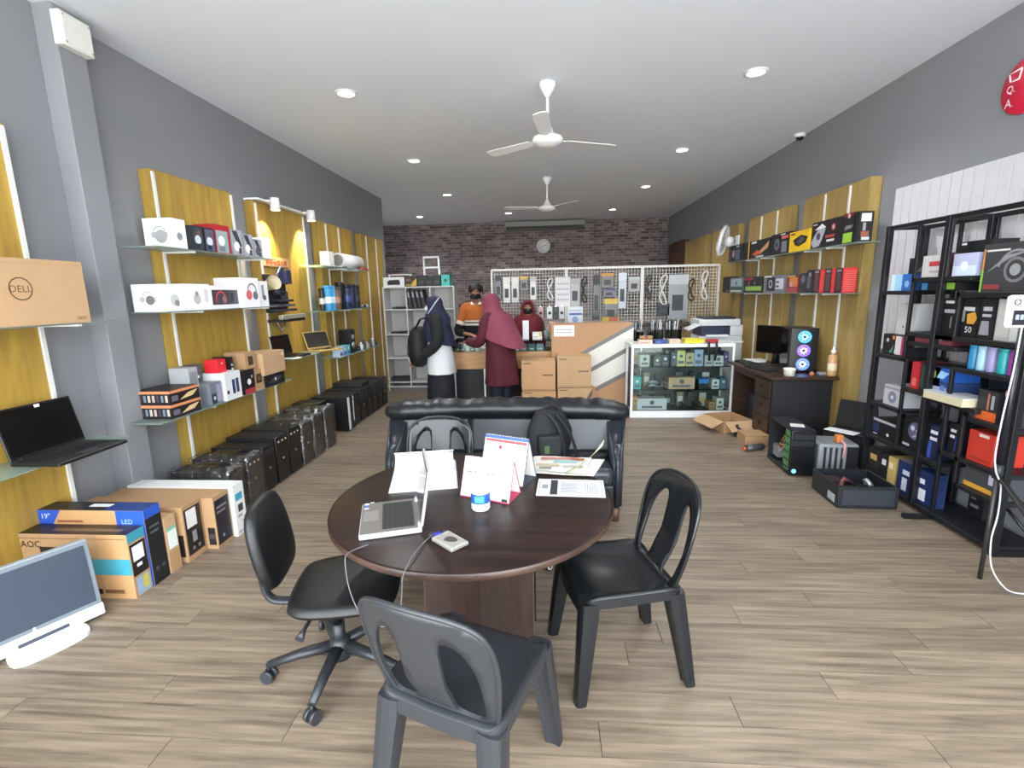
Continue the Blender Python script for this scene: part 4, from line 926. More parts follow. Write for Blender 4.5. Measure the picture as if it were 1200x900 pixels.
def shell(name, rings, m, parent, n=32, seam=None, openf=None, thick=0):
    """lofted cloth; rings of (cx, cy, z, rx, ry[, wave])"""
    rs = []
    for r in rings:
        wv = r[5] if len(r) > 5 else 0
        rs.append([(r[0]+(r[3]+wv*sin(a*7+r[2]*9))*sin(a), r[1]-(r[4]+wv*sin(a*5+r[2]*7))*cos(a), r[2]+(r[6] if len(r) > 6 else 0)*cos(a)) for a in [2*pi*i/n for i in range(n)]])
    b = MB()
    sk = None
    if openf:
        sk = lambda i, j: openf(i, min(j+.5, n-j-.5)*2*pi/n)
    b.rings(rs, m, False, True, True, sk)
    return b.build(name, parent)
def sleeve(name, pts, rad, m, parent):
    if name in ('sleeve', 'sleeve_upper'):
        a = Vector(pts[0]); pts = [(a.x*.45, a.y, a.z+.012)]+[tuple(p) for p in pts]
    return MB().tube(smoothpts(pts, 4, False), [rad[0]+(rad[1]-rad[0])*i/((len(pts)-1)*4) for i in range((len(pts)-1)*4+1)], m, 14, False).build(name, parent)
def face(parent, P, mask=None):
    h = Vector(P['head']); k = MB()
    for sx in (-1, 1):
        MB().ell((h.x+sx*.03, h.y-.078, h.z+.0), (.013, .009, .007), mat('efe9e4', .3), 10, 7).build('eye', parent)
        MB().ell((h.x+sx*.03, h.y-.0855, h.z), (.006, .004, .006), mat('1a1210', .2), 8, 5).build('pupil', parent)
        MB().box((h.x+sx*.03-.017, h.y-.09, h.z+.018), (h.x+sx*.03+.017, h.y-.08, h.z+.023), mat('1c1412', .7), .002).build('eyebrow', parent)
    MB().tube([(h.x, h.y-.082, h.z+.01), (h.x, h.y-.105, h.z-.03), (h.x, h.y-.085, h.z-.04)], [.008, .014, .009], SKIN, 8).build('nose', parent)
    if mask:
        rs = []
        for z_, f, wd in ((.0-.012, .094, .05), (-.03, .118, .068), (-.055, .122, .07), (-.08, .11, .06), (-.1, .085, .045)):
            rs.append([(h.x+wd*sin(a), h.y+.0-f*cos(a)*(1 if abs(a) < 1 else .9), h.z+z_) for a in [(-1.45+2.9*i/12) for i in range(13)]])
        MB().rings(rs, mat(mask, .7), False, True, False).build('face_mask', parent)
    else:
        MB().ell((h.x, h.y-.088, h.z-.065), (.022, .008, .007), mat('8a4a44', .5), 10, 5).build('mouth', parent)
def hijab(parent, P, m, drop, back=.0, wide=.0, name='headscarf'):
    h = Vector(P['head']); nb = Vector(P['neckbase'])
    rings = [(h.x, h.y+.01, h.z+.118, .02, .02), (h.x, h.y+.01, h.z+.108, .06, .07), (h.x, h.y+.008, h.z+.08, .088, .104), (h.x, h.y+.008, h.z+.04, .1, .118), (h.x, h.y+.01, h.z-.01, .105, .122), (h.x, h.y+.025, h.z-.07, .112, .13),
             (h.x, h.y+.035, h.z-.115, .128, .145+back*.1), (nb.x, nb.y+.02+back*.15, nb.z-.0, .175+wide*.4, .15+back*.45), (nb.x, nb.y+back*.2, nb.z-.09, .205+wide*.7, .155+back*.6, .004), (nb.x, nb.y+back*.5, nb.z-.2, .215+wide, .17+back*.8, .008, back*.35), (nb.x, nb.y+back*.8, nb.z-drop, .215+wide*1.1, .175+back, .016, .02+back*.6)]
    return shell(name, rings, m, parent, 36, openf=lambda i, a: 2 <= i <= 5 and a < (.55, .66, .66, .5)[i-2])
def shoes(parent, P, m):
    for s in 'lr':
        a = Vector(P[s+'an'])
        q = MB(); q.rings([[(a.x+w*cos(t_), a.y+y+w*.0, max(0.0, .035+hh*sin(t_))) for t_ in [2*pi*i/12 for i in range(12)]] for y, w, hh in ((.06, .03, .035), (.0, .042, .045), (-.09, .048, .038), (-.17, .042, .035), (-.2, .02, .02))], m)
        q.build('shoe', parent)
# woman in white blouse with navy headscarf, black bag worn in front, facing left (-x) and a little away
P = stand(1.60, .15, lh=(.10, -.30, .80), rh=(-.10, -.30, .78), le=(.25, -.03, 1.0), re_=(-.25, -.03, 1.0))
w = thing('person', 'person in navy headscarf and white blouse carrying a black bag in front', 'person', (-1.47, 6.60, 0), R(-80))
J, E = skeleton(P); grow('body', J, E, 'pelvis', SKIN, w); face(w, P, 'd8dce4')
WB = mat('d5d5d8', .8); NAVY = mat('1a1a38', .75, 0, .12, 8); TROU = mat('12131f', .8)
shell('blouse', [(0, -.03, 1.335, .09, .085), (0, -.025, 1.29, .185, .125), (0, -.02, 1.2, .195, .15), (0, -.01, 1.05, .185, .15, .003), (0, .0, .9, .205, .175, .005), (0, .01, .72, .22, .19, .008), (0, .015, .58, .235, .2, .012)], WB, w)
sleeve('sleeve', [P['lsh'], P['lel'], P['lwr']], (.105, .06), mat('131417', .85, 0, .2, 20), w); sleeve('sleeve', [P['rsh'], P['rel'], P['rwr']], (.085, .045), mat('131417', .85, 0, .2, 20), w)
shell('skirt', [(0, 0, .9, .17, .14), (0, 0, .7, .19, .17, .004), (0, 0, .4, .2, .19, .008), (0, 0, .05, .21, .2, .012)], TROU, w)
hijab(w, P, NAVY, .34, .05, 0); shoes(w, P, DARK)
h = Vector(P['head'])
MB().tube([(.085, h.y-.075, h.z-.11), (.112, h.y-.02, h.z-.04), (.106, h.y+.03, h.z+.03), (.07, h.y+.075, h.z+.085), (.0, h.y+.085, h.z+.1)], .007, mat('c9cce0', .5), 6).build('mask_strap', w)
bag = thing('shoulder_bag', 'bulky black bag worn in front by the person in navy headscarf', 'bag', (-1.47, 6.60, 0), R(-80))
BAGM = mat('0f1013', .7, 0, .2, 25)
MB().rings([[(rx*sin(a), -.28-ry*cos(a), z_) for a in [2*pi*i/20 for i in range(20)]] for z_, rx, ry in ((.68, .10, .06), (.72, .18, .12), (.86, .215, .15), (1.04, .21, .145), (1.16, .17, .11), (1.22, .09, .06))], BAGM).build('sack', bag)
MB().box((-.12, -.425, .84), (.12, -.39, .98), mat('17181c', .6), .015).build('pocket', bag)
MB().box((-.05, -.43, .985), (.04, -.415, 1.0), mat('8d8f96', .4), .004).build('logo_patch', bag)
for s_ in (-1, 1): MB().tube([(s_*.1, -.33, 1.15), (s_*.13, -.24, 1.32), (s_*.14, -.02, 1.375), (s_*.14, .13, 1.2)], .022, BAGM, 8, True, .4).build('strap', bag)
ph = thing('mobile_phone', 'white phone held low by the person in navy headscarf', 'phone', (-1.47, 6.60, 0), R(-80))
MB().box((-.16, -.43, .74), (-.05, -.415, .80), mat('e4dcdc', .3), .004).build('case', ph); MB().box((-.155, -.432, .745), (-.055, -.43, .795), mat('f0eef0', .1)).build('back_glass', ph)

# woman in maroon at the counter, facing left/away, leaning on it
P = stand(1.62, .5, lh=(.18, -.42, 1.0), rh=(-.12, -.42, 1.02), le=(.27, -.12, 1.02), re_=(-.25, -.14, 1.05), hd=.04)
w = thing('person', 'person in pink headscarf and maroon tunic leaning at the counter', 'person', (-.62, 6.52, 0), R(-128))
J, E = skeleton(P); grow('body', J, E, 'pelvis', SKIN, w); face(w, P, 'cfd4dc')
MAR = mat('4c0d1d', .8, 0, .1, 6); PNK = mat('7c3448', .75, 0, .06, 8)
shell('tunic', [(0, -.1, 1.34, .09, .085), (0, -.085, 1.30, .19, .13), (0, -.07, 1.2, .2, .155), (0, -.03, 1.05, .19, .165, .003), (0, .0, .9, .215, .185, .005), (0, .01, .7, .23, .2, .01), (0, .02, .52, .245, .215, .015), (0, .02, .44, .25, .22, .018)], MAR, w)
for s in 'lr': sleeve('sleeve', [P[s+'sh'], P[s+'el'], P[s+'wr']], (.085, .06), MAR, w)
JEAN = mat('141d30', .8)
for s in 'lr': MB().tube(smoothpts([P[s+'hp'], P[s+'kn'], P[s+'an']], 4, False), [.115-.006*i for i in range(9)], JEAN, 16, False).build('trouser_leg', w)
shoes(w, P, DARK); hijab(w, P, PNK, .30, .17, .03)
# man behind the counter facing the camera, looking down
P = stand(1.76, .35, lh=(.13, -.36, 1.02), rh=(-.10, -.38, 1.02), le=(.30, -.10, 1.05), re_=(-.30, -.10, 1.05), hd=.11)
w = thing('person', 'dark haired person in orange, white and black striped shirt behind the counter', 'person', (-1.13, 7.88, 0), R(8))
J, E = skeleton(P); grow('body', J, E, 'pelvis', SKIN, w); face(w, P, '141416')
ORG, SW, SB = mat('b05f22', .8), mat('d9cfc4', .8), mat('131318', .8)
hz_ = lambda z0, z1, a, b_: [(0, -.02-.25*(z_-1.0)*.5, z_, a, b_) for z_ in (z0, z1)]
def torso(z_):
    f = max(0, min(1, (z_-.85)/.5)); return (0, -.01-.08*f, z_, .19+.025*sin(f*pi), .13+.02*sin(f*pi))
shell('shirt_shoulders', [(0, -.10, 1.475, .085, .085), (0, -.095, 1.455, .14, .11), (0, -.09, 1.42, .205, .135)]+[torso(z_) for z_ in (1.36, 1.28, 1.23)], ORG, w)
shell('shirt_white_band', [torso(1.23), torso(1.205)], SW, w); shell('shirt_dark_band', [torso(1.205), torso(1.185)], SB, w); shell('shirt_white_band', [torso(1.185), torso(1.15)], SW, w)
shell('shirt_lower', [torso(z_) for z_ in (1.15, 1.05, .95, .85)], SB, w)
for s, sg in (('l', 1), ('r', -1)):
    a, b_ = Vector(P[s+'sh']), Vector(P[s+'el']); mid = a.lerp(b_, .55)
    sleeve('sleeve_upper', [tuple(a), tuple(a.lerp(b_, .3)), tuple(mid)], (.085, .078), ORG, w); sleeve('sleeve_band', [tuple(mid), tuple(a.lerp(b_, .7))], (.078, .074), SW, w); sleeve('sleeve_lower', [tuple(a.lerp(b_, .7)), tuple(b_), tuple(b_.lerp(Vector(P[s+'wr']), .6))], (.074, .05), SB, w)
    nb = Vector(P['neckbase']); q = MB(); q.poly([(sg*.015, nb.y-.10, nb.z+.0), (sg*.075, nb.y-.05, nb.z+.06), (sg*.085, nb.y-.075, nb.z-.0), (sg*.05, nb.y-.13, nb.z-.055)], WHITE); q.build('collar', w)
for s in 'lr': MB().tube(smoothpts([P[s+'hp'], P[s+'kn'], P[s+'an']], 4, False), [.11-.006*i for i in range(9)], JEAN, 14, False).build('trouser_leg', w)
shoes(w, P, DARK)
h = Vector(P['head']); HAIR = mat('14100f', .6, 0, .2, 40)
shell('hair', [(h.x, h.y+.02, h.z+.145, .02, .02), (h.x, h.y+.012, h.z+.135, .07, .075, .006), (h.x, h.y+.01, h.z+.1, .104, .118, .012), (h.x, h.y+.012, h.z+.06, .112, .126, .012), (h.x, h.y+.02, h.z+.02, .11, .118, .01), (h.x, h.y+.03, h.z-.04, .1, .1, .003), (h.x, h.y+.04, h.z-.085, .08, .07)], HAIR, w, 36, openf=lambda i, a: i >= 4 and a < 1.15 or i == 3 and a < .35)
for sg in (-1, 1): MB().ell((sg*.088, h.y+.005, h.z-.02), (.014, .022, .033), SKIN, 10, 7).build('ear', w)
# person in maroon headscarf and black mask further back
P = stand(1.50, .1)
w = thing('person', 'person in dark red headscarf and black mask behind the counter', 'person', (-.30, 7.82, 0), R(4))
J, E = skeleton(P); grow('body', J, E, 'pelvis', SKIN, w); face(w, P, '15100f')
MR2 = mat('5c1020', .8)
shell('tunic', [(0, -.02, 1.26, .09, .085), (0, -.02, 1.22, .18, .12), (0, -.02, 1.1, .19, .15), (0, 0, .95, .18, .15), (0, 0, .7, .21, .18, .008), (0, 0, .3, .23, .2, .01)], MR2, w)
for s in 'lr': sleeve('sleeve', [P[s+'sh'], P[s+'el'], P[s+'wr']], (.078, .05), MR2, w)
hijab(w, P, mat('6d1525', .75), .25, .02, -.02); shoes(w, P, DARK)
# ================================================================== RIGHT WALL: shelves and boxes
shelf('r', 4.70, 6.10, 2.03, 'top glass shelf on the right under the tall black boxes', 2.76, rails=(5.23, 5.66))
shelf('r', 6.15, 8.05, 2.03, 'top glass shelf on the right reaching to the wall fan', 2.76, rails=(6.75, 7.22))
shelf('r', 4.82, 6.12, 1.58, 'lower glass shelf on the right under the red boxes', 2.76, rails=(5.23, 5.66))
shelf('r', 6.18, 8.25, 1.58, 'lower glass shelf on the right beside the wire grid', 2.76, rails=(6.75, 7.22))
Z = 2.03
def rbox(name, label, y0, y1, z, h, col, pr=(), x=2.81, w=.13, group=None):
    """box on the right wall: y0..y1 along the wall, front (towards -x) at x"""
    y0, y1 = y0*1.044, y1*1.044
    return carton(name, label, 'box', (x+w/2, (y0+y1)/2, z), (w, y1-y0, h), col, pr, 0, group)
carton('controller_box', 'slim upright black box with white label at the near end of the top right shelf', 'box', (2.872, 4.825, Z), (.125, .05, .27), '1a1a1d', [('f', [('r', .15, .68, .85, .94, 'd8d8da'), ('r', .3, .38, .5, .64, '9c9ca2'), ('r', .2, .2, .75, .36, 'a05a46'), ('r', .25, .08, .8, .18, 'cfcfd2')])])
rbox('keyboard_box', 'black box with green square and red top, beside the slim upright box', 4.66, 4.83, Z, .28, '191719', [('l', [('r', .0, .88, .9, 1, '6e1d24'), ('c', .5, .9, .12, 'c9a0a0'), ('r', .1, .05, .9, .36, '8dbb3f'), ('p', [(.2, .45), (.8, .5), (.9, .6), (.3, .6)], '77777c')])])
rbox('graphics_card_box', 'large black box with a white armoured figure, top right shelf', 4.84, 5.36, Z, .27, '1d181b', [('l', [('p', [(0, .25), (.1, .5), (.3, .82), (.48, .7), (.4, .4), (.3, .1), (.1, .05)], 'a9a9b4'), ('c', .25, .45, .14, '4a4a58'), ('p', [(.1, .7), (.35, .9), (.5, .74), (.3, .72)], 'e4e4e8'), ('c', .74, .7, .13, 'a83a48'), ('c', .74, .7, .07, 'd0b0b0'), ('r', .5, .34, .8, .44, 'a8434c'), ('r', .55, .2, .8, .28, 'd0d0d0'), ('r', .05, .88, .2, .93, 'b9b9bc')])])
rbox('motherboard_box', 'bright yellow box with a black device picture on the top right shelf', 5.39, 5.80, Z, .225, 'e2b91c', [('l', [('p', [(.3, .35), (.2, .6), (.6, .8), (.95, .65), (.85, .4), (.5, .25)], '23241f'), ('p', [(.4, .45), (.6, .7), (.8, .6), (.65, .4)], '4c5058'), ('r', .05, .85, .3, .92, '3a3210')])], x=2.80)
rbox('graphics_card_box', 'black box with grey fan picture and pink strip beside the yellow box', 5.83, 6.28, Z, .25, '1d1b20', [('l', [('c', .35, .5, .28, '5d6270'), ('c', .35, .5, .1, '1d1b20'), ('r', .6, .72, .95, .85, 'd25a66'), ('r', .62, .1, .9, .6, '77777f'), ('r', .55, .9, .8, .95, 'cfcfd2')])])
rbox('graphics_card_box', 'black box with an orange flare picture on the top right shelf', 6.30, 6.86, Z, .235, '17171a', [('l', [('p', [(.1, .3), (.5, .4), (.95, .85), (.9, .5), (.5, .2)], 'c08a6c'), ('p', [(.05, .25), (.35, .45), (.6, .3), (.3, .15)], 'b4532a'), ('r', .02, .85, .3, .95, 'd8d8d8'), ('r', .3, .05, .7, .14, 'b4b4ae')])])
rbox('graphics_card_box', 'black box with a yellow edge near the wall fan', 6.90, 7.10, Z, .24, '1b1a1b', [('l', [('r', .75, .0, .95, 1, 'd09a34')])])
rbox('graphics_card_box', 'black box with pink and grey picture directly beside the wall fan', 7.13, 7.66, Z, .24, '1c1a1c', [('l', [('c', .35, .5, .25, 'a8707c'), ('r', .5, .1, .8, .7, '4a626e'), ('r', .05, .1, .2, .8, '55505a'), ('r', .55, .85, .75, .95, 'b0b0b0')])])
# wall fan
t = thing('wall_fan', 'white wall fan with round wire guard at the far end of the top right shelf', 'fan', (2.95, 8.02, 2.36))
MB().box((-.03, -.06, -.15), (.0, .06, .08), WHITE, .008).build('wall_plate', t); MB().tube([(-.02, 0, -.05), (-.14, 0, -.06), (-.18, 0, 0)], .022, WHITE, 10).build('arm', t)
M = Matrix.Translation((-.22, -.02, 0)) @ Matrix.Rotation(R(-118), 4, 'Z') @ Matrix.Rotation(R(78), 4, 'X')
MB().lathe([(.001, -.14), (.07, -.13), (.08, -.05), (.05, -.02), (.001, -.02)], WHITE).xf(M).build('motor', t)
q = MB()
for k in range(24):
    a = 2*pi*k/24; q.tube([(.04*cos(a), .04*sin(a), .09), (.15*cos(a), .15*sin(a), .075), (.225*cos(a), .225*sin(a), .03), (.2*cos(a), .2*sin(a), -.02), (.08*cos(a), .08*sin(a), -.05)], .0025, WHITE, 4)
q.lathe([(.222, .0), (.23, .02), (.235, .03), (.23, .04), (.222, .03)], WHITE, seg=32); q.xf(M); q.build('guard', t)
MB().lathe([(.001, .1), (.035, .095), (.04, .085), (.001, .085)], mat('b9bcc4', .4)).xf(M).build('badge', t)
for k in range(3):
    q = MB(); q.slab(smoothpts([(.04, -.02), (.12, -.07), (.19, -.05), (.2, .03), (.12, .06), (.04, .02)], 4), .02, .026, mat('c8ccd2', .3)); q.xf(M @ Matrix.Rotation(k*2*pi/3, 4, 'Z') @ Matrix.Rotation(R(18), 4, 'X')); q.build('blade', t)
Z = 1.58
for i, y0 in enumerate((4.95, 5.135, 5.345)):
    lb = ['nearest of the three bright red boxes on the lower right shelf', 'middle of the three bright red boxes on the lower right shelf', 'farthest of the three bright red boxes on the lower right shelf'][i]
    carton('red_box', lb, 'box', (2.868, y0+.06, Z), (.13, .12, .235), '3a2428', [('f', [('r', 0, 0, 1, 1, 'd8383a')]+[('r', .1, .08+.085*k, .9, .11+.085*k, 'e88078') for k in range(10)]), ('l', [('r', .2, .1, .8, .8, '5a3c42'), ('r', .2, .85, .8, .95, '8d8088')])], 0, 'bright red boxes')
rbox('dark_box', 'tall grey black box just beyond the red boxes', 5.26, 5.38, Z, .24, '2c2b33', [('l', [('r', .1, .2, .6, .7, '585866'), ('c', .5, .8, .2, '8a8a94')])])
rbox('dark_box', 'dark box with grey round top beside the orange box', 5.39, 5.52, Z, .21, '33343c', [('l', [('c', .5, .7, .3, '6a6c78'), ('r', .2, .1, .8, .4, '25262c')])])
rbox('power_supply_box', 'orange and dark red box on the lower right shelf', 5.54, 5.80, Z, .19, '7d2b2c', [('l', [('r', .2, .35, .9, .9, 'c9783a'), ('c', .4, .5, .15, '9fa0b0'), ('r', .0, .0, .9, .3, '9a3f4c'), ('r', .0, .92, .7, 1, 'd69a4e')])])
rbox('power_supply_box', 'grey box with a black round fan print on the lower right shelf', 5.85, 6.40, Z, .21, '6f7078', [('l', [('r', .15, .1, .55, .9, '1d1d22'), ('c', .35, .5, .25, 'a9a9b0'), ('c', .35, .5, .15, '222228'), ('r', .6, .2, .95, .8, 'c4c4ca'), ('r', .62, .3, .75, .42, '4a4a52'), ('r', .62, .55, .75, .67, '4a4a52'), ('r', .02, .9, .4, .98, 'd2d2d6')])])
rbox('motherboard_box', 'black and red box with green band on the lower right shelf', 6.43, 7.02, Z, .21, '1d1a1e', [('l', [('r', .1, .12, .95, .40, '7da83c'), ('c', .3, .6, .16, '8a3a42'), ('c', .6, .6, .14, '5a626e'), ('r', .0, .8, .5, .95, '8a2a2e')])])
rbox('motherboard_box', 'grey green box beside the black flat one on the lower right shelf', 7.04, 7.55, Z, .22, '55605f', [('l', [('r', .1, .4, .9, .9, '8f9ba4'), ('c', .5, .6, .15, '4a5a7a'), ('r', .1, .05, .9, .15, 'b9bcb4'), ('r', .1, .2, .9, .35, '37523a')])])
rbox('dark_box', 'black box with a red corner at the far end of the lower right shelf', 7.58, 7.84, Z, .24, '161416', [('l', [('r', .6, .05, .95, .16, 'b03a48')])])

# computer desk
DW = wood('2b1c15', '4a3123', (.9, 9, 9), 2.5, .4)
DX0, DX1, DY0, DY1 = 2.33, 3.05, 5.08, 6.62
t = thing('computer_desk', 'dark brown computer desk with drawer pedestal against the right wall', 'desk', (2.60, 5.70, 0))
MB().box((-.33, -.64, .715), (.335, .57, .745), DW, .003).build('desktop', t)
MB().box((-.26, -.53, .05), (.335, -.51, .715), mat('1b1c20', .5)).build('side_panel', t)
MB().box((-.26, -.51, .05), (.335, -.12, .715), DW).build('pedestal', t)
for k in range(3):
    dr = MB().box((-.275, -.50, .08+k*.205), (-.26, -.13, .275+k*.205), DW, .003).build('drawer', t)
    MB().lathe([(.001, 0), (.016, 0), (.02, .012), (.012, .02), (.001, .02)], mat('1a1514', .3), seg=12).xf(Matrix.Translation((-.275, -.31, .19+k*.205)) @ Matrix.Rotation(R(-90), 4, 'Y')).build('knob', dr)
MB().box((-.26, .53, 0), (.335, .55, .715), DW).build('end_panel', t); MB().box((.30, -.12, .2), (.32, .53, .715), DW).build('modesty_panel', t)
MB().box((-.24, -.12, .62), (-.225, .53, .715), DW).build('apron', t)
MB().box((-.24, -.51, 0), (.32, -.14, .05), mat('17130f', .6)).build('plinth', t)
DZ = .7455
t = thing('gaming_tower', 'black computer tower with three rainbow lit fans on the desk', 'computer', (2.74, 5.50, DZ), R(-12))
MB().box((-.13, -.15, .01), (.13, .24, .47), mat('14151a', .35), .006).build('case', t)
MB().box((-.13, -.156, .01), (.13, -.15, .47), mat('0d0e12', .25), .003).build('front_panel', t)
MB().box((-.135, -.10, .03), (-.13, .22, .45), mat('0b0d10', .1)).build('side_glass', t)
for k, (c1, c2) in enumerate((('5a7bf0', '9fe4f0'), ('7a5af0', 'c9a0f0'), ('3fa0e8', '70e0d8'))):
    z_ = .09+k*.145; Mx = Matrix.Translation((0, -.157, z_)) @ Matrix.Rotation(R(90), 4, 'X')
    f = MB().lathe([(.045, 0), (.064, 0), (.064, .006), (.045, .006)], emit(c1, .9), seg=28).xf(Mx).build('fan_ring', t)
    MB().lathe([(.014, 0), (.02, .004), (.028, .006), (.034, 0)], emit(c2, 1.3), seg=20).xf(Mx).build('hub_light', f)
    q = MB()
    for a in range(9): q.box((.02, -.008, 0), (.046, .008, .003), emit(['d070c0', '60b0f0', '8a70f0'][a % 3], .6), 0, Matrix.Rotation(a*2*pi/9, 4, 'Z') @ Matrix.Rotation(R(25), 4, 'X'))
    q.xf(Mx); q.build('rotor', f)
for sx in (-.1, .1):
    for sy in (-.1, .18): MB().cyl((sx, sy, 0), (sx, sy, .012), .015, DARK, 8).build('foot', t)
t = thing('desk_monitor', 'black monitor turned aside on the desk beside the lit tower', 'monitor', (2.66, 5.93, DZ), R(-56))
MB().box((-.22, -.012, .13), (.22, .03, .46), mat('121317', .35), .006).build('housing', t); MB().box((-.21, -.015, .145), (.21, -.012, .45), mat('07070a', .12)).build('screen', t)
MB().tube([(0, .05, 0), (0, .04, .25)], [.04, .03], DARK, 12, True, .5).build('neck', t); MB().box((-.11, -.08, 0), (.11, .1, .012), DARK, .004).build('foot', t)
t = thing('spray_bottle', 'tan bottle with white pump top at the end of the desk', 'bottle', (2.89, 5.13, DZ))
MB().lathe([(.001, 0), (.04, 0), (.043, .02), (.043, .19), (.03, .215), (.018, .22), (.018, .24)], mat('c49a6a', .35), seg=20).build('body', t)
MB().lathe([(.0435, .06), (.044, .062), (.044, .13), (.0435, .132)], mat('e4d4b4', .5), seg=20).build('label_band', t); MB().lathe([(.02, .235), (.022, .26), (.010, .27), (.008, .30), (.001, .30)], WHITE).build('pump', t)
t = thing('paper_cup', 'short white tub on the desk before the lit tower', 'tub', (2.50, 5.18, DZ)); MB().lathe([(.001, 0), (.05, 0), (.055, .07), (.057, .075), (.05, .075), (.046, .01), (.001, .01)], mat('e2ded4', .5), seg=20).build('tub', t); MB().lathe([(.056, .06), (.06, .062), (.06, .075), (.056, .076)], WHITE, seg=20).build('rim', t)
t = thing('orange_light', 'small copper coloured knob on the desk beside the tub', 'knob', (2.72, 5.17, DZ)); MB().lathe([(.001, 0), (.022, 0), (.024, .02), (.016, .035), (.001, .037)], mat('b06a40', .35)).build('body', t); MB().cyl((0, 0, .035), (0, 0, .045), .006, CHROME, 8).build('stem', t)
t = thing('adapter_heap', 'grey adapter lying on the desk between knob and bottle', 'adapter', (2.84, 5.2, DZ)); MB().box((-.045, -.03, 0), (.045, .03, .03), mat('8b8c90', .4), .006).build('housing', t); MB().tube([(.045, 0, .015), (.06, .05, .01), (.02, .09, .005), (-.05, .08, .005)], .004, DARK, 6).build('lead', t)
def keyboard(label, loc, rz, w=.42):
    t = thing('keyboard', label, 'keyboard', loc, rz); MB().box((-w/2, -.07, 0), (w/2, .07, .018), mat('17181b', .5), .004).build('base', t)
    q = MB()
    for r_ in range(5):
        for c_ in range(15): q.box((-w/2+.012+c_*(w-.024)/15, -.06+r_*.024, .018), (-w/2+.012+(c_+.85)*(w-.024)/15, -.04+r_*.024, .024), mat('26272b', .5))
    q.build('key_block', t, stuff=True)
keyboard('black keyboard on the desk in front of the monitor', (2.40, 5.62, DZ), R(-80)); keyboard('second black keyboard further along the desk', (2.42, 6.06, DZ), R(-86), .36)
carton('document_pile', 'white papers at the far end of the desk', 'papers', (2.56, 6.2, DZ), (.22, .14, .03), 'dadad8', [('t', [('r', .1, .2, .8, .3, '9a9a9c'), ('r', .1, .5, .7, .6, '9a9a9c')])])
for i, x in enumerate((2.80, 2.85, 2.90)):
    t = thing('desk_bottle', ['first slim tan tube standing on the desk left of the monitor', 'second slim tan tube on the desk left of the monitor', 'third slim tube on the desk, closest to the wall'][i], 'tube', (x, 6.08, DZ)); MB().cyl((0, 0, 0), (0, 0, .22), .018, mat('b39468', .4), 12).build('tube', t); MB().cyl((0, 0, .22), (0, 0, .25), .012, WHITE, 10).build('cap', t)
# under and before the desk
carton('blue_crate', 'dark blue grey box under the desk', 'box', (2.70, 5.93, 0), (.38, .5, .36), '262d38', [('l', [('r', .1, .85, .9, .9, '3a4452')])])
t = thing('open_carton', 'open brown carton with flaps on the floor before the desk', 'carton', (2.16, 5.86, 0), R(14))
for a, b_ in (((-.19, -.22, 0), (.19, .22, .008)), ((-.19, -.22, .008), (-.184, .22, .13)), ((.184, -.22, .008), (.19, .22, .13)), ((-.184, -.22, .008), (.184, -.214, .13)), ((-.184, .214, .008), (.184, .22, .13))): MB().box(a, b_, CARD).build('carton_wall', t)
for k, (pt, ax, an) in enumerate((((-.19, 0, .13), 'Y', -115), ((0, -.22, .13), 'X', 120))):
    M = Matrix.Translation(pt) @ Matrix.Rotation(R(an), 4, ax); MB().box((-.004 if ax == 'Y' else -.18, -.2 if ax == 'Y' else -.004, 0), (.004 if ax == 'Y' else .18, .2 if ax == 'Y' else .004, .16), CARD2).xf(M).build('flap', t)
carton('carton_piece', 'low brown box on the floor between the open carton and the open tower', 'carton', (2.22, 5.26, 0), (.26, .22, .11), CARD, [('f', [('r', 0, .85, 1, .9, '8f6a48')])])
t = thing('cable_heap', 'heap of black cables lying over the open carton', 'cables', (2.2, 5.56, .0))
for k in range(6): MB().tube(smoothpts([(-.1+.03*k, -.1, .012+.0*k), (-.05, .0, .03+.015*k), (.03+.02*k, .08, .03), (.12, -.02*k, .012)], 5, False), .012, DARK, 6).build('cable', t)
t = thing('plastic_bottle', 'orange capped dark bottle lying on the floor before the desk', 'bottle', (2.13, 4.98, .035), R(20)); MB().tube([(-.12, 0, 0), (.08, 0, 0), (.11, 0, 0)], [.034, .034, .016], mat('3b3c42', .3), 14).build('body', t); MB().cyl((-.15, 0, 0), (-.12, 0, 0), .02, mat('b4553a', .4), 12).build('cap', t)
# open tower showing a green edged interior
t = thing('open_tower', 'black computer tower with its side open and a green board inside', 'computer', (2.24, 4.52, 0), R(-4))
hw, hd_, hh = .10, .24, .42
for a, b_ in (((-hw, -hd_, .01), (hw, hd_, .03)), ((-hw, -hd_, hh-.015), (hw, hd_, hh)), ((hw-.012, -hd_, .03), (hw, hd_, hh-.015)), ((-hw, hd_-.012, .03), (hw-.012, hd_, hh-.015))): MB().box(a, b_, DARK).build('case_panel', t)
MB().box((-hw, -hd_-.03, .01), (hw, -hd_, hh), mat('101115', .3), .006).build('front_panel', t)
MB().cyl((-.06, -hd_-.032, .05), (-.06, -hd_-.028, .05), .02, emit('70c8e8', .6), 14).build('power_light', t)
for k in range(2): MB().box((-hw+.015, -hd_-.034, hh-.08-k*.06), (hw-.015, -hd_-.03, hh-.035-k*.06), mat('24262b', .3)).build('drive_bay', t)
MB().box((hw-.03, -.14, .06), (hw-.014, .2, .38), mat('2f6a3c', .45)).build('mainboard', t)
MB().box((-hw+.004, -.225, .04), (-hw+.012, -.13, .40), mat('4e8a56', .4)).build('drive_cage', t)
for k in range(5): MB().box((-hw-.001, -.22, .06+k*.07), (-hw+.004, -.135, .075+k*.07), mat('203a26', .5)).build('cage_slot', t)
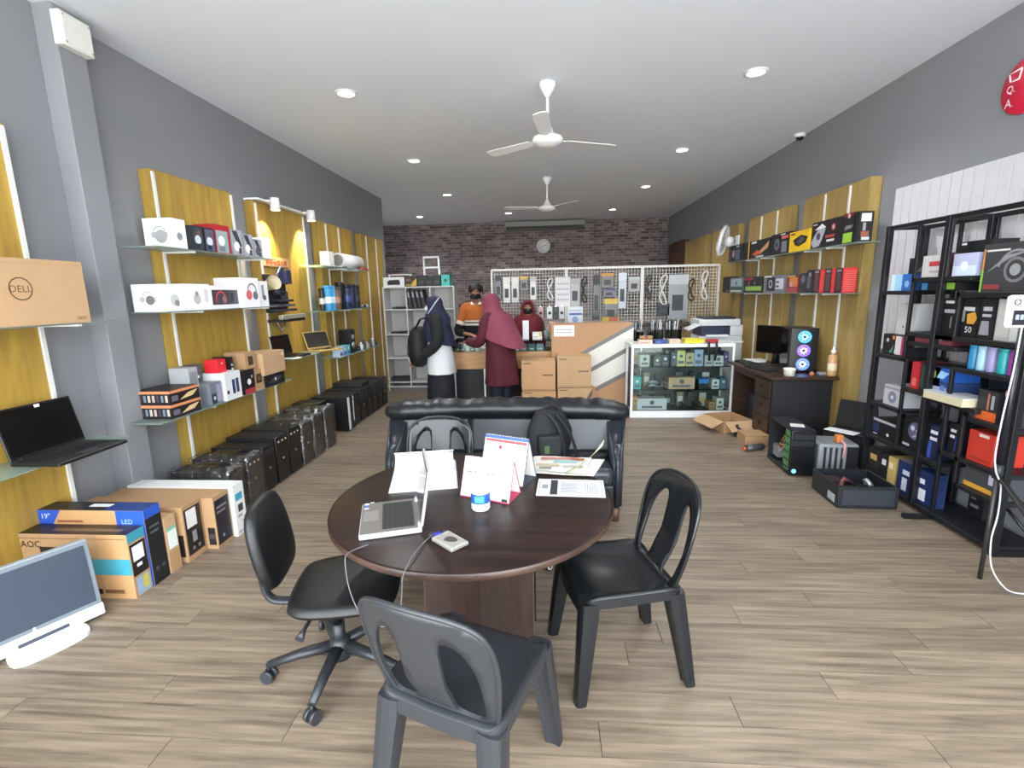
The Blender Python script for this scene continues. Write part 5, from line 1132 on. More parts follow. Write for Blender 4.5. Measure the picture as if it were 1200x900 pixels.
MB().box((-.05, -.1, .05), (.07, .0, .13), SILVER).build('power_unit', t); MB().lathe([(.001, 0), (.05, 0), (.05, .03), (.001, .03)], mat('9aa0a8', .3, .5)).xf(Matrix.Translation((.06, .08, .25)) @ Matrix.Rotation(R(-90), 4, 'Y')).build('cpu_cooler', t)
MB().box((-.06, .10, .05), (.07, .22, .16), mat('b4b7ba', .35, .5)).build('metal_bracket', t)
for k in range(4): MB().tube(smoothpts([(.05, -.05, .15+.05*k), (-.03, .02*k, .2), (-.04, .1, .12+.04*k), (.04, .15, .3)], 4, False), .006, mat(['c9c9c4', 'a83030', 'c9a030', '202022'][k], .4), 5).build('wire', t)
carton('paper_slip', 'white paper slip lying on the open tower', 'paper', (2.24, 4.42, hh+.001), (.11, .1, .003), 'e4e2de', [('t', [('r', .1, .3, .9, .4, 'a0a0a0')])], R(-20))
# small grey case with lines
t = thing('small_case', 'small grey computer case with dark slits behind the lying black case', 'computer', (2.52, 4.26, 0), R(-6))
MB().box((-.16, -.02, .0), (.16, .26, .30), mat('7b7e82', .4), .02).build('shell', t)
for k in range(4): MB().box((-.12+k*.045, -.024, .05), (-.10+k*.045, -.02, .27), DARK).build('slit', t)
MB().box((.06, -.025, .04), (.15, -.02, .28), mat('1a1b1e', .3)).build('dark_panel', t)
t = thing('orange_tag', 'orange brown connector on a pink lead resting on the small grey case', 'connector', (2.54, 4.30, .301)); MB().box((-.03, -.03, 0), (.03, .03, .07), mat('c07038', .5), .012).build('plug', t); MB().tube([(0, -.03, .03), (.02, -.065, .0), (.01, -.068, -.12)], .01, mat('c58a8a', .5), 6).build('lead', t)
# leaning black laptop screen and papers
t = thing('leaning_laptop', 'black laptop standing open by the rack with papers on it', 'laptop', (2.86, 4.68, 0), R(-55))
MB().box((-.18, -.12, .28), (.16, .10, .30), DARK, .004).build('base', t)
M = Matrix.Translation((0, .10, .30)) @ Matrix.Rotation(R(-12), 4, 'X'); MB().box((-.18, -.01, 0), (.16, .01, .26), mat('0c0d10', .7), .004).xf(M).build('lid', t)
MB().box((-.16, -.16, .30), (.10, -.03, .304), PAPER).build('paper', t); MB().box((-.18, -.12, .0), (.16, .10, .28), mat('1b1d22', .6)).build('support_box', t)
# lying open case at the rack foot
t = thing('lying_case', 'open black computer case lying flat in front of the rack', 'computer', (2.39, 3.80, 0), R(-3))
a_, b2, hh = .21, .20, .17
for p0, p1, nm in (((-a_, -b2, 0), (a_, b2, .01), 'bottom'), ((-a_, -b2, .01), (a_, -b2+.03, hh), 'front_panel'), ((-a_, b2-.01, .01), (a_, b2, hh), 'rear_panel'), ((-a_, -b2+.03, .01), (-a_+.012, b2-.01, hh), 'side_panel'), ((a_-.012, -b2+.03, .01), (a_, b2-.01, hh), 'side_panel')): MB().box(p0, p1, mat('1d1f25', .4), .003).build(nm, t)
MB().box((-a_+.03, -b2-.004, .03), (a_-.03, -b2, hh-.02), mat('2b2f38', .45)).build('front_plate', t); MB().box((-a_-.003, -.16, .03), (-a_, -.06, .09), mat('a4a8ac', .3)).build('port_plate', t)
MB().box((-.15, -.12, .01), (.16, .16, .05), mat('14161a', .5)).build('mainboard', t); MB().box((-.17, .02, .05), (-.05, .15, .13), mat('2a1e22', .5)).build('drive', t); MB().box((.0, -.1, .05), (.1, .0, .12), mat('0f1012', .5)).build('power_unit', t)
MB().lathe([(.03, 0), (.045, 0), (.045, .03), (.03, .03), (.03, 0)], SILVER).xf(Matrix.Translation((.07, -.04, .13)) @ Matrix.Rotation(R(60), 4, 'Y')).build('metal_ring', t)
for k in range(4): MB().tube(smoothpts([(-.1, -.05+.03*k, .06), (-.06, .03, .13+.01*k), (.03, .06-.02*k, .10)], 4, False), .007, mat(['8a2a2e', '2a5a4a', 'a04050', '1a1a1c'][k], .5), 5).build('wire', t)

# ================================================================== BLACK METAL RACK
BM = mat('0f1016', .4, 0, .1); BS = mat('121318', .5)
RX0, RX1 = 2.70, 3.00
t = thing('metal_rack', 'tall black metal display rack with staggered shelves against the slatted lining', 'rack', (2.85, 3.58, 0))
def rk(a, b_, nm, m=BM): MB().box((a[0]-2.85, a[1]-3.58, a[2]), (b_[0]-2.85, b_[1]-3.58, b_[2]), m, .002).build(nm, t)
for y in (4.22, 3.63, 2.95):
    for x in (RX0, RX1-.03): rk((x-.005, y-.02, .04), (x+.033, y+.02, 2.10), 'post')
for x in (RX0, RX1-.03): rk((x, 2.95, 2.07), (x+.03, 4.22, 2.10), 'top_rail')
for y in (4.22, 3.63, 2.95): rk((RX0+.03, y-.015, 2.07), (RX1-.03, y+.015, 2.10), 'cross_rail')
RS = [(1.60, 3.90, 4.22), (1.695, 3.385, 3.90), (1.59, 2.95, 3.48), (1.30, 3.46, 3.90), (1.30, 2.95, 3.62), (1.10, 3.86, 4.22), (1.23, 3.42, 3.86), (1.10, 2.95, 3.42), (.88, 3.42, 3.86), (.70, 3.84, 4.22), (.86, 3.20, 3.62), (.80, 2.95, 3.24), (.42, 3.44, 4.22), (.52, 2.95, 3.44), (.345, 2.95, 3.26), (.06, 2.95, 4.22)]
for z_, a, b_ in RS: rk((RX0, a, z_-.03), (RX1, b_, z_), 'shelf_board', BS)
for y, z0, z1 in ((3.89, 1.07, 2.07), (3.86, .42, 1.10), (3.43, .06, 1.10), (3.29, .34, .80), (3.46, 1.30, 1.60), (3.60, 1.695, 2.07)):
    for x in (RX0, RX1-.02): rk((x, y-.012, z0), (x+.02, y+.012, z1), 'divider')
for x0_, y_ in ((2.54, 3.46),): rk((x0_, y_-.02, .0), (3.0, y_+.02, .03), 'foot_bar')
for y in (4.22, 2.95): rk((RX0, y-.015, 0), (RX1, y+.015, .04), 'foot')
MB().tube([(2.98-2.85, 3.0-3.58, .08), (2.98-2.85, 3.42-3.58, .34)], .01, BM, 6).build('brace', t); MB().tube([(2.98-2.85, 3.42-3.58, .08), (2.98-2.85, 3.0-3.58, .34)], .01, BM, 6).build('brace', t)
def kb(name, label, y0, y1, z, h, col, pr=(), x=2.735, w=.19, cat='box'):
    return carton(name, label, cat, (x+w/2, (y0+y1)/2, z+.0008), (w, y1-y0, h), col, pr)
kb('blue_box', 'light and mid blue box on the upper far shelf of the rack', 3.95, 4.17, 1.60, .125, '2f66b4', [('l', [('r', 0, 0, .55, 1, '9ccbe8'), ('r', 0, 0, .2, 1, 'd4e8f4'), ('c', .8, .4, .2, '8ab0e0')]), ('f', [('r', .3, .2, .7, .8, '5a86c8')])])
kb('black_box', 'black box with grey wedge behind the blue box, on the rack', 3.905, 4.12, 1.725, .12, '1b1c20', [('l', [('p', [(.3, .1), (1, .8), (1, .1)], '6c6b68')])], x=2.82, w=.16)
kb('processor_box', 'white and grey box with a red bar on the second rack bay', 3.68, 3.86, 1.695, .15, 'c9c4c4', [('l', [('r', .35, .5, .95, .72, 'b84048'), ('r', .4, .2, .9, .3, 'a4a0a2')])])
kb('red_box', 'slim dark red box standing beside the white box on the rack', 3.64, 3.67, 1.695, .16, '5a2a30', [('l', [('r', .2, .2, .8, .4, '9a5a60')])])
kb('green_blue_box', 'flat black box with green and blue squares under the white box', 3.49, 3.86, 1.60, .06, '15171a', [('l', [('r', .45, .15, .85, .85, '7fae3e'), ('r', .05, .1, .2, .9, '3f86c4')])], x=2.735, w=.19)
kb('motherboard_box', 'black box standing behind the pale lilac box on the rack', 3.39, 3.625, 1.695, .225, '1a1b1d', [('l', [('r', .02, .9, .2, .96, 'd8d8d8'), ('r', .85, .1, 1, .6, '6b8a34')])], x=2.80, w=.16)
kb('lilac_box', 'pale lilac and white box in front of the black box on the rack', 3.40, 3.585, 1.695, .145, 'b9bede', [('l', [('r', 0, 0, 1, .45, 'd4dff0'), ('c', .5, .45, .2, 'e6ecf6')])], x=2.735, w=.06)
kb('graphics_card_box', 'large grey box with a swirling eye picture and green edge on the rack', 2.99, 3.36, 1.59, .29, '3b3c3f', [('l', [('a', .62, .45, .2, 0, 360, .06, '77797c'), ('c', .62, .45, .12, '9a9c9e'), ('a', .62, .45, .36, 10, 170, .05, '8c8e92'), ('p', [(.1, .4), (.45, .75), (.95, .85), (.5, .68)], '8c8e92'), ('r', .02, 0, .06, .45, '8ac04a'), ('r', .02, .45, .06, .9, 'c9854a'), ('r', .08, .84, .5, .88, 'd4d4d4'), ('r', .1, .06, .4, .16, '8a3c40')])])
kb('white_box', 'pair of upright white boxes on the second far shelf of the rack', 3.95, 4.14, 1.10, .40, 'c6c6c8', [('l', [('c', .35, .55, .05, '55565a'), ('c', .35, .38, .05, '55565a')])], x=2.80, w=.14)
kb('black_flat_box', 'black box with white printed band before the white boxes', 3.90, 4.06, 1.32-.0, .07, '17181c', [('l', [('r', .1, .2, .9, .6, 'd0d0d2')])]).location.z = 1.1008
kb('blue_led_box', 'black box with orange, white and pink picture on the rack', 3.92, 4.18, 1.10, .0001+.16, '201c20', [('l', [('c', .2, .7, .1, 'b0b0b4'), ('c', .45, .85, .1, 'd0783a'), ('r', .55, .05, .8, .95, 'd9ccd0'), ('r', .8, .05, .98, .95, 'a83a6a'), ('p', [(.3, .1), (.5, .5), (.45, .1)], '4a8a8a')])], x=2.735, w=.06).location.z = 1.1008
kb('tall_black_box', 'tall black box with rows of white print beside the centre rack post', 3.47, 3.615, 1.30, .25, '141519', [('l', [('r', .1, .86, .6, .93, 'c9c9cb'), ('r', .1, .6, .85, .7, 'a4a4a8'), ('r', .5, .2, .6, .5, '77777c')])])
kb('psu_box', 'black box with an orange picture and the number 50', 3.33, 3.45, 1.30, .25, '16161a', [('l', [('r', .05, .68, .75, .78, 'c4c4c6'), ('p', [(.35, .35), (.3, .6), (.8, .66), (.95, .5), (.8, .35)], 'c8923a'), ('t', .5, .2, .16, '50', 'd8d8da'), ('r', .02, .4, .2, .7, '8d8d92')])])
kb('grey_box', 'dark box with grey label right of the number 50 box', 3.215, 3.32, 1.30, .25, '1a1a20', [('l', [('r', .2, .7, .8, .8, 'b0b0b8'), ('r', .2, .55, .8, .62, 'b0b0b8'), ('p', [(.1, .1), (.2, .45), (.7, .45), (.8, .1)], '8d8d95')])])
kb('light_box', 'tall pale grey box behind the white thermometer', 3.10, 3.20, 1.30, .25, 'a9a8a4', [('l', [('r', .1, .1, .9, .9, 'b9b8b4')])])
kb('mainboard_pack', 'red and silver bare cards heaped on a middle rack shelf', 3.50, 3.84, 1.23, .055, '5a2a34', [('l', [('r', .0, 0, 1, .5, '8a4452'), ('p', [(.4, .5), (.5, 1), (.9, .9), (.7, .5)], 'b9bcc0')]), ('t', [('r', .2, .2, .7, .8, '9da0a4')])])
kb('red_light_box', 'small bright red box under the heaped cards', 3.76, 3.83, .88, .2, 'b82a34', [('l', [('r', .2, .1, .8, .4, 'd86a68')])])
kb('green_box', 'dark box with green spot beside the small red box', 3.56, 3.74, .88, .2, '1b2024', [('l', [('c', .6, .7, .2, '8a9a4a'), ('r', .05, .1, .2, .9, '2a4a3c')])])
kb('bright_blue_box', 'glossy blue box upper of two beside the list box', 3.47, 3.62, 1.0, .09, '2358b0', [('l', [('p', [(.2, .2), (.4, .8), (.9, .7), (.6, .2)], '9cc4ee')])]).location.z = .9808
kb('bright_blue_box', 'blue and grey box under the glossy blue one', 3.46, 3.63, .88, .099, '2a3f6e', [('l', [('r', .1, .2, .8, .6, 'a4aec4'), ('c', .6, .5, .25, '5a78b8')])], x=2.735, w=.19).location.z = .8808
for i, (y, c, lb) in enumerate([(3.34, '2a7ea8', 'deep blue can, leftmost in the row on the right of the rack'), (3.275, '9cc4d8', 'pale blue can, second in the row on the right of the rack'), (3.21, '8f8ab4', 'lilac can, third in the row on the right of the rack'), (3.13, '2a9a9e', 'teal can beside the lilac can'), (3.06, '8a3f8e', 'purple can at the right of the can row'), (3.0, '3a5a9e', 'blue can at the picture edge, last in the can row')]):
    canister('spray_can', lb, (2.76, y, 1.101), .031, .155, c, c, None, 'spray cans on the rack')
t = thing('paper_ream', 'cream pad of paper lying on a projecting rack shelf', 'paper pad', (2.75, 3.42, .861))
MB().box((-.09, -.16, 0), (.09, .17, .05), mat('c9bfa0', .7)).build('sheets', t); MB().box((-.091, -.161, .05), (.091, .171, .056), mat('c2c2c4', .6)).build('cover', t)
kb('fan_box', 'white box with a grey fan picture on the rack', 3.90, 4.10, .70, .16, 'b9b9bf', [('l', [('r', 0, .8, 1, .92, '8f8f98'), ('c', .5, .42, .3, '7a7a90'), ('c', .5, .42, .1, 'c9c9d6')])])
kb('psu_box', 'dark glossy box with white strip on the low far shelf of the rack', 3.89, 4.20, .42, .14, '15171d', [('l', [('r', .05, .85, .95, 1, 'a9a9b0'), ('r', .05, .2, .3, .7, '2a3358'), ('c', .65, .25, .1, 'c9c9d0'), ('r', .1, .05, .25, .12, 'b0b0b8')])])
kb('skull_box', 'black box with a pale blue mask picture, large on the low rack shelf', 3.60, 3.84, .42, .245, '15161a', [('l', [('c', .5, .6, .28, '5d5c78'), ('c', .4, .68, .08, 'c4c4d8'), ('c', .62, .62, .08, 'c4c4d8'), ('p', [(.4, .4), (.7, .45), (.6, .55)], 'a8a8c4'), ('r', .05, .08, .35, .16, 'b0b0b4')])])
kb('blue_side_box', 'narrow black and blue box right of the mask picture box', 3.50, 3.58, .42, .24, '1a2040', [('l', [('r', .1, .75, .9, .85, 'd0d4e0'), ('r', .1, .55, .9, .65, 'd0d4e0'), ('r', 0, .0, .4, .5, '3a4fa0')])])
kb('blue_side_box', 'narrow dark box with white print next to the red carton', 3.345, 3.42, .52, .2, '15161c', [('l', [('r', .2, .7, .8, .8, 'd0d0d8'), ('r', .2, .5, .7, .6, 'd0d0d8'), ('r', .8, .05, .95, .6, '2a3a80')])])
kb('red_carton', 'bright red orange box with white tag on the right of the rack', 3.08, 3.26, .52, .2, 'b83426', [('l', [('r', .4, .85, .8, .95, 'd8c8c0'), ('r', .1, .1, .9, .14, '8a2a20')])])
kb('orange_box', 'dark box with an orange foot and grey tool picture on the rack', 3.10, 3.24, .80, .19, '26282c', [('l', [('r', 0, 0, 1, .3, 'd05f2a'), ('r', .5, .35, .6, .9, 'b06a5a'), ('r', .7, .4, .85, .85, '9a9a9e')])], x=2.735)
kb('orange_box', 'second orange footed dark box at the picture edge of the rack', 2.965, 3.06, .80, .22, '2a2b2f', [('l', [('r', .2, 0, 1, .3, 'd05f2a'), ('r', .0, .8, 1, .95, 'd08a7a'), ('r', .1, .4, .6, .5, 'b0b0b0')])], x=2.735)
kb('grey_carton', 'grey box with a yellow band on the lowest right rack shelf', 2.97, 3.25, .345, .165, '3f4044', [('l', [('r', 0, .02, 1, .2, 'd0973a'), ('r', .62, .4, .75, .9, 'c9c0d8'), ('r', .75, .2, .78, .95, '5a3f8e')])], x=2.735)
for i, (y0, y1, c, lb) in enumerate([(4.06, 4.20, '2a2622', 'dark box with a tan ball picture at the rack foot'), (3.96, 4.04, '1d1c1c', 'slim black box with white print at the rack foot'), (3.88, 3.95, 'b9a060', 'slim cream and gold box at the rack foot')]):
    kb('foot_box', lb, y0, y1, .06, .24, c, [('l', [('r', .2, .6, .8, .8, ['b59a5e', 'd0d0d0', 'e4dcb8'][i])])])
kb('long_blue_box', 'dark blue box with white label, first of two at the rack foot', 3.66, 3.84, .06, .25, '1c2c58', [('l', [('r', .3, .1, .6, .5, 'c8ccd8'), ('r', .3, .6, .7, .75, 'c8ccd8')]), ('t', [('r', 0, 0, 1, 1, '8d8f96')])], w=.09)
kb('long_blue_box', 'dark blue box with white label, second of two at the rack foot', 3.48, 3.64, .06, .25, '1c2c58', [('l', [('r', .2, .1, .6, .45, 'd8dce4'), ('r', .2, .6, .5, .75, 'd8dce4')])], w=.09)
kb('list_box', 'grey box with rows of print between rack dividers', 3.69, 3.84, .88, .0+.19, '6f7276', [('l', [('r', .1, .08+.15*k, .9, .14+.15*k, 'b9bbbd') for k in range(6)])], x=2.84, w=.12)

for y0, y1, z_, h_, lb in ((4.03, 4.20, .70, .12, 'plain black box behind the fan picture box on the rack'), (3.66, 3.84, .42, .2, 'plain black box deep behind the mask picture box on the rack'), (3.30, 3.42, .06, .22, 'plain black box at the right of the rack foot'),
                         (3.25, 3.40, .86, .17, 'black box with two grey bars behind the cream pad'), (3.05, 3.3, 1.10, .17, 'dark box standing behind the spray cans'), (3.47, 3.6, .88, .0+.19, 'dark box behind the two glossy blue boxes')):
    kb('black_box', lb, y0, y1, z_, h_, '15161a', [('l', [('r', .15, .3, .7, .4, '6a6c72'), ('r', .15, .55, .5, .62, '6a6c72')])], x=2.93, w=.05)
# thermometer stand
t = thing('thermometer_stand', 'white wall thermometer on a slim black tripod pole with white cable', 'thermometer', (2.44, 2.70, 0))
MB().tube([(0, 0, 0), (.0, 0, .62)], .0115, mat('2b2a2a', .4), 10).build('leg', t)
for p in ((.16, -.66, 0), (.03, -.75, 0)): MB().tube([p, (.0, -.0, .62)], .0115, mat('2b2a2a', .4), 10).build('leg', t)
MB().cyl((0, 0, .60), (0, 0, .68), .022, DARK, 12).build('hub', t); MB().tube([(0, 0, .68), (.0, 0, 1.42)], .015, mat('17161f', .35), 12).build('pole', t)
h_ = MB().box((-.12, -.05, 1.42), (.03, -.015, 1.585), mat('eeeef0', .35), .016).build('housing', t)
MB().box((-.102, -.054, 1.435), (.012, -.05, 1.51), mat('12131f', .15), .002).build('display', h_)
for k in range(4): MB().box((-.09+k*.022, -.0555, 1.462), (-.074+k*.022, -.054, 1.488), mat('8d93a0', .4)).build('digit', h_)
MB().lathe([(.011, 0), (.017, 0), (.017, .004), (.011, .004), (.011, 0)], mat('4a4b50', .3), seg=20).xf(Matrix.Translation((-.088, -.05, 1.55)) @ Matrix.Rotation(R(90), 4, 'X')).build('sensor_ring', h_)
MB().box((-.008, -.015, 1.44), (.008, .012, 1.56), DARK).build('clamp', t)
MB().tube(smoothpts([(-.03, -.03, 1.42), (-.035, -.03, 1.2), (-.05, -.03, .95), (-.055, -.03, .75), (-.04, -.03, .66), (-.02, -.025, .62), (.01, -.02, .56), (.01, -.03, .4), (-.02, -.05, .26), (.0, -.06, .1), (.04, -.12, .01), (.12, -.15, .008), (.22, -.1, .008), (.32, -.14, .008)], 6, False), .004, mat('c9c9d2', .5), 8).build('cable', t)
# ================================================================== CENTRE: sofa, table, chairs
LE = mat('16181c', .36, 0, .15, 60, .12)
LE2 = mat('2a2e34', .34, 0, .1, 60, .1)
t = thing('leather_sofa', 'black leather sofa with padded top roll facing the round table', 'sofa', (-.33, 3.55, 0))
sw = .95
MB().box((-sw+.15, -.26, .10), (sw-.15, .33, .30), LE, .02).build('base', t)
for k, (x0_, x1_) in enumerate(((-.79, -.27), (-.26, .26), (.27, .79))): MB().box((x0_, -.30, .29), (x1_, .14, .43), LE2, .045).build('seat_cushion', t)
for k, (x0_, x1_) in enumerate(((-.84, -.285), (-.28, .275), (.28, .84))):
    M = Matrix.Translation((0, .17, .42)) @ Matrix.Rotation(R(-12), 4, 'X'); MB().box((x0_, -.05, -.02), (x1_, .07, .27), LE2, .03).xf(M).build('back_cushion', t)
# sagging head roll with wrinkles
rs = []
for i in range(61):
    u = i/60; x = -.955+1.91*u; e = min(1, min(u, 1-u)*14)**.5
    dz = .022*(1-(2*u-1)**2)-.03*max(0, u-.9)*5
    wr = .006*sin(u*95)+.004*sin(u*57+1) if abs(u-.33) > .02 else -.012
    rs.append([(x, .20+(.115+wr*.3)*(.55+.45*e)*cos(a), .735+dz+(.082+wr*(1 if sin(a) > -.2 else .3))*(.5+.5*e)*sin(a)) for a in [2*pi*k/18 for k in range(18)]])
MB().rings(rs, LE).build('head_roll', t)
MB().box((-.93, .20, .1), (.93, .33, .72), LE, .03).build('back_frame', t)
for s_ in (-1, 1):
    q = MB(); pr = [(-.22, .10), (-.25, .42), (-.20, .50), (-.02, .53), (.18, .66), (.30, .74), (.33, .70), (.33, .10)]
    a = [q.bm.verts.new((s_*(.79), y, z_)) for y, z_ in pr]; b_ = [q.bm.verts.new((s_*(.85+.10*min(1, max(0, y+.25)/.5)), y, z_)) for y, z_ in pr]
    q.face(a, LE2); q.face(b_, LE2); n = len(a)
    for i in range(n): q.face([a[i], a[(i+1) % n], b_[(i+1) % n], b_[i]], LE2)
    es = [e for e in q.bm.edges]; r_ = bmesh.ops.bevel(q.bm, geom=es, offset=.018, segments=3, affect='EDGES')
    for f in q.bm.faces: f.smooth = True
    q.build('armrest', t)
    for y in (-.18, .27): MB().cyl((s_*.815, y, 0), (s_*.815, y, .105), .03, mat('5a3a2c', .5), 10, .036).build('foot', t)
# backpack on the sofa
t = thing('backpack', 'black backpack slumped on the sofa with straps and green tag', 'backpack', (.0, 3.50, .436), R(15))
BP = mat('121317', .75, 0, .25, 30, .15)
rs = []
for i in range(10):
    v = i/9; rs.append([((.15+.03*sin(v*3)-.06*v**3)*(1+.05*sin(3*a+v*5))*cos(a)+.03*v, (.10-.04*v)*sin(a)+.04*v, .0+v*.36+.012*sin(2*a+v*6)) for a in [2*pi*k/24 for k in range(24)]])
MB().rings(rs, BP).build('sack', t); MB().box((-.1, -.13, .04), (.08, -.07, .2), mat('17181d', .7), .02).build('front_pocket', t)
MB().tube(smoothpts([(.05, -.06, .34), (.12, -.11, .24), (.17, -.13, .1), (.2, -.12, .0), (.3, -.11, .02), (.42, -.1, .015), (.46, -.02, .015)], 5, False), .018, mat('0c0d10', .7), 8, True, .5).build('shoulder_strap', t)
MB().tube(smoothpts([(-.02, -.04, .35), (.04, -.1, .28), (.08, -.12, .16), (.1, -.1, .02)], 5, False), .016, mat('1d1f24', .6), 8, True, .5).build('shoulder_strap', t)
MB().tube([(.0, .0, .36), (.03, -.02, .41), (.07, .0, .36)], .009, BP, 6).build('grab_loop', t); MB().box((-.06, -.136, .07), (-.02, -.13, .13), mat('3f5a34', .6), .003).build('green_tag', t)
# round table
TX, TY, TZ = -.335, 2.05, .75
WT = wood('1e1514', '32231f', (1.1, 9, 1.1), 2.2, .3, 0, .03, (.35, .7), .16)
t = thing('round_table', 'round dark wenge meeting table with panel base', 'table', (TX, TY, 0))
MB().lathe([(.001, TZ-.03), (.606, TZ-.03), (.612, TZ-.027), (.615, TZ-.02), (.615, TZ-.005), (.612, TZ-.001), (.606, TZ), (.001, TZ)], WT, seg=96).build('tabletop', t)
MB().lathe([(.6155, TZ-.027), (.618, TZ-.022), (.618, TZ-.006), (.6155, TZ-.002)], wood('33231e', '4c382f', (2, 2, 9), 2, .35), seg=96).build('edge_band', t)
WB2 = wood('221614', '38251f', (9, 9, 1), 2.2, .4, 0, .03); EB = mat('4c3830', .4)
MB().box((-.19, -.205, .0), (.27, -.18, TZ-.03), WB2).build('base_panel', t); MB().box((-.19, .18, .0), (.27, .205, TZ-.03), WB2).build('base_panel', t)
MB().box((-.165, -.18, .0), (-.14, .18, TZ-.03), WB2).build('base_panel', t); MB().box((.21, -.18, .0), (.235, .18, TZ-.03), WB2).build('base_panel', t)
for x in (-.193, .27): MB().box((x, -.2055, 0), (x+.004, -.1795, TZ-.03), EB).build('edge_strip', t)
MB().box((.04, -.2055, .0), (.043, -.205, TZ-.03), mat('120b0a', .6)).build('panel_seam', t)
T = TZ+.0005
# things on the table
t = thing('laptop', 'silver laptop open sideways on the round table near its left edge', 'laptop', (-.637, 1.81, T), R(-72))
LS = mat('9b9a9a', .38, .4); w_, d_ = .29, .235
MB().box((-w_/2, -d_/2, 0), (w_/2, d_/2, .022), mat('b9babc', .35, .3), .005).build('base', t); MB().box((-w_/2+.004, -d_/2+.004, .022), (w_/2-.004, d_/2-.004, .0232), mat('6d6863', .4, .3)).build('palm_rest', t)
MB().box((-w_/2+.025, -d_/2+.085, .0232), (w_/2-.025, d_/2-.025, .0238), mat('2b2a2c', .5)).build('key_bed', t)
q = MB()
for r_ in range(6):
    for c_ in range(13): q.box((-w_/2+.03+c_*.018, -d_/2+.09+r_*.0195, .0238), (-w_/2+.0455+c_*.018, -d_/2+.1065+r_*.0195, .0262), mat('1c1c1f', .5))
q.build('keyboard', t, stuff=True); MB().box((-.06, -d_/2+.012, .0232), (.03, -d_/2+.07, .0238), mat('7b7671', .3)).build('touchpad', t)
for k in range(3): MB().box((-.14+.022*k, -d_/2+.012, .0232), (-.125+.022*k, -d_/2+.03, .0239), mat(['e4e4e4', '2a5ab0', 'c9c9c9'][k], .4)).build('sticker', t)
M = Matrix.Translation((0, d_/2-.006, .024)) @ Matrix.Rotation(R(-10), 4, 'X')
l = MB().box((-w_/2, 0, 0), (w_/2, .01, .225), mat('c4c5c8', .35, .3), .004).xf(M).build('lid', t); MB().box((-w_/2+.005, -.002, .006), (w_/2-.005, 0, .22), mat('5d6064', .35)).xf(M).build('bezel', l); MB().box((-w_/2+.016, -.0032, .02), (w_/2-.016, -.002, .212), mat('3f4347', .12)).xf(M).build('screen', l)
for s_ in (-1, 1): MB().cyl((s_*.12-.02, d_/2-.008, .026), (s_*.12+.02, d_/2-.008, .026), .007, mat('d0d0d2', .3), 10).build('hinge', t)
MB().box((-w_/2-.03, -.085, .004), (-w_/2, -.068, .013), mat('e8e8ea', .3), .002).build('usb_stick', t); MB().box((-w_/2-.02, -.108, .005), (-w_/2, -.094, .012), mat('2a3a8a', .3), .002).build('usb_plug', t)
# external drive with cable
t = thing('external_drive', 'small silver external drive with blue plug on the table front edge', 'hard drive', (-.36, 1.635, T), R(-42))
MB().box((-.062, -.04, 0), (.062, .04, .016), mat('b4b1ab', .3, .5), .004).build('housing', t); MB().box((-.045, -.03, .016), (.05, .03, .0166), mat('8f8b84', .4)).build('label', t)
q = MB(); q.slab(smoothpts([(-.01, -.02), (.02, -.01), (.03, .012), (.005, .02), (-.02, .008)], 4), .0166, .0171, mat('3f3b38', .5)); q.build('label_mark', t)
MB().box((-.084, -.016, .003), (-.062, .012, .014), mat('2a2fb0', .3), .002).build('blue_plug', t); MB().box((-.078, .016, .003), (-.062, .034, .013), mat('23232c', .4)).build('socket', t)
cb = thing('usb_cable', 'grey cable drooping off the table edge between laptop and drive', 'cable', (0, 0, 0))
MB().tube(smoothpts([(-.432, 1.685, .758), (-.455, 1.62, .758), (-.468, 1.50, .764), (-.475, 1.425, .745), (-.478, 1.415, .70), (-.49, 1.41, .62), (-.53, 1.43, .56), (-.60, 1.46, .54), (-.66, 1.48, .58), (-.69, 1.49, .66), (-.70, 1.50, .74), (-.70, 1.515, .765), (-.69, 1.56, .76), (-.655, 1.60, .758)], 6, False), .002, mat('66646a', .5), 8).build('lead', cb)
MB().box((-.448, 1.67, .7515), (-.42, 1.70, .763), mat('2a2a34', .4), .002).build('connector', cb)
# wipes bottle
t = thing('sanitiser_bottle', 'white plastic bottle with blue label and clear cap beside the calendars', 'bottle', (-.285, 1.93, T))
MB().lathe([(.001, 0), (.036, 0), (.04, .006), (.04, .095), (.036, .11), (.024, .12), (.023, .125)], mat('ececee', .35), seg=28).build('body', t); MB().lathe([(.0402, .035), (.0408, .037), (.0408, .075), (.0402, .077)], mat('2458a8', .4), seg=28).build('label_band', t)
q = MB(); q.rings([[(.0411*sin(a)*1, -.0411*cos(a), z_) for a in [-.5+1.0*i/8 for i in range(9)]] for z_ in (.042, .068)], mat('4fb4d8', .4), False, True, False); q.build('label_patch', t)
MB().lathe([(.024, .12), (.026, .122), (.026, .15), (.02, .155), (.001, .155)], mat('e4e4e6', .3), seg=20).build('cap', t)
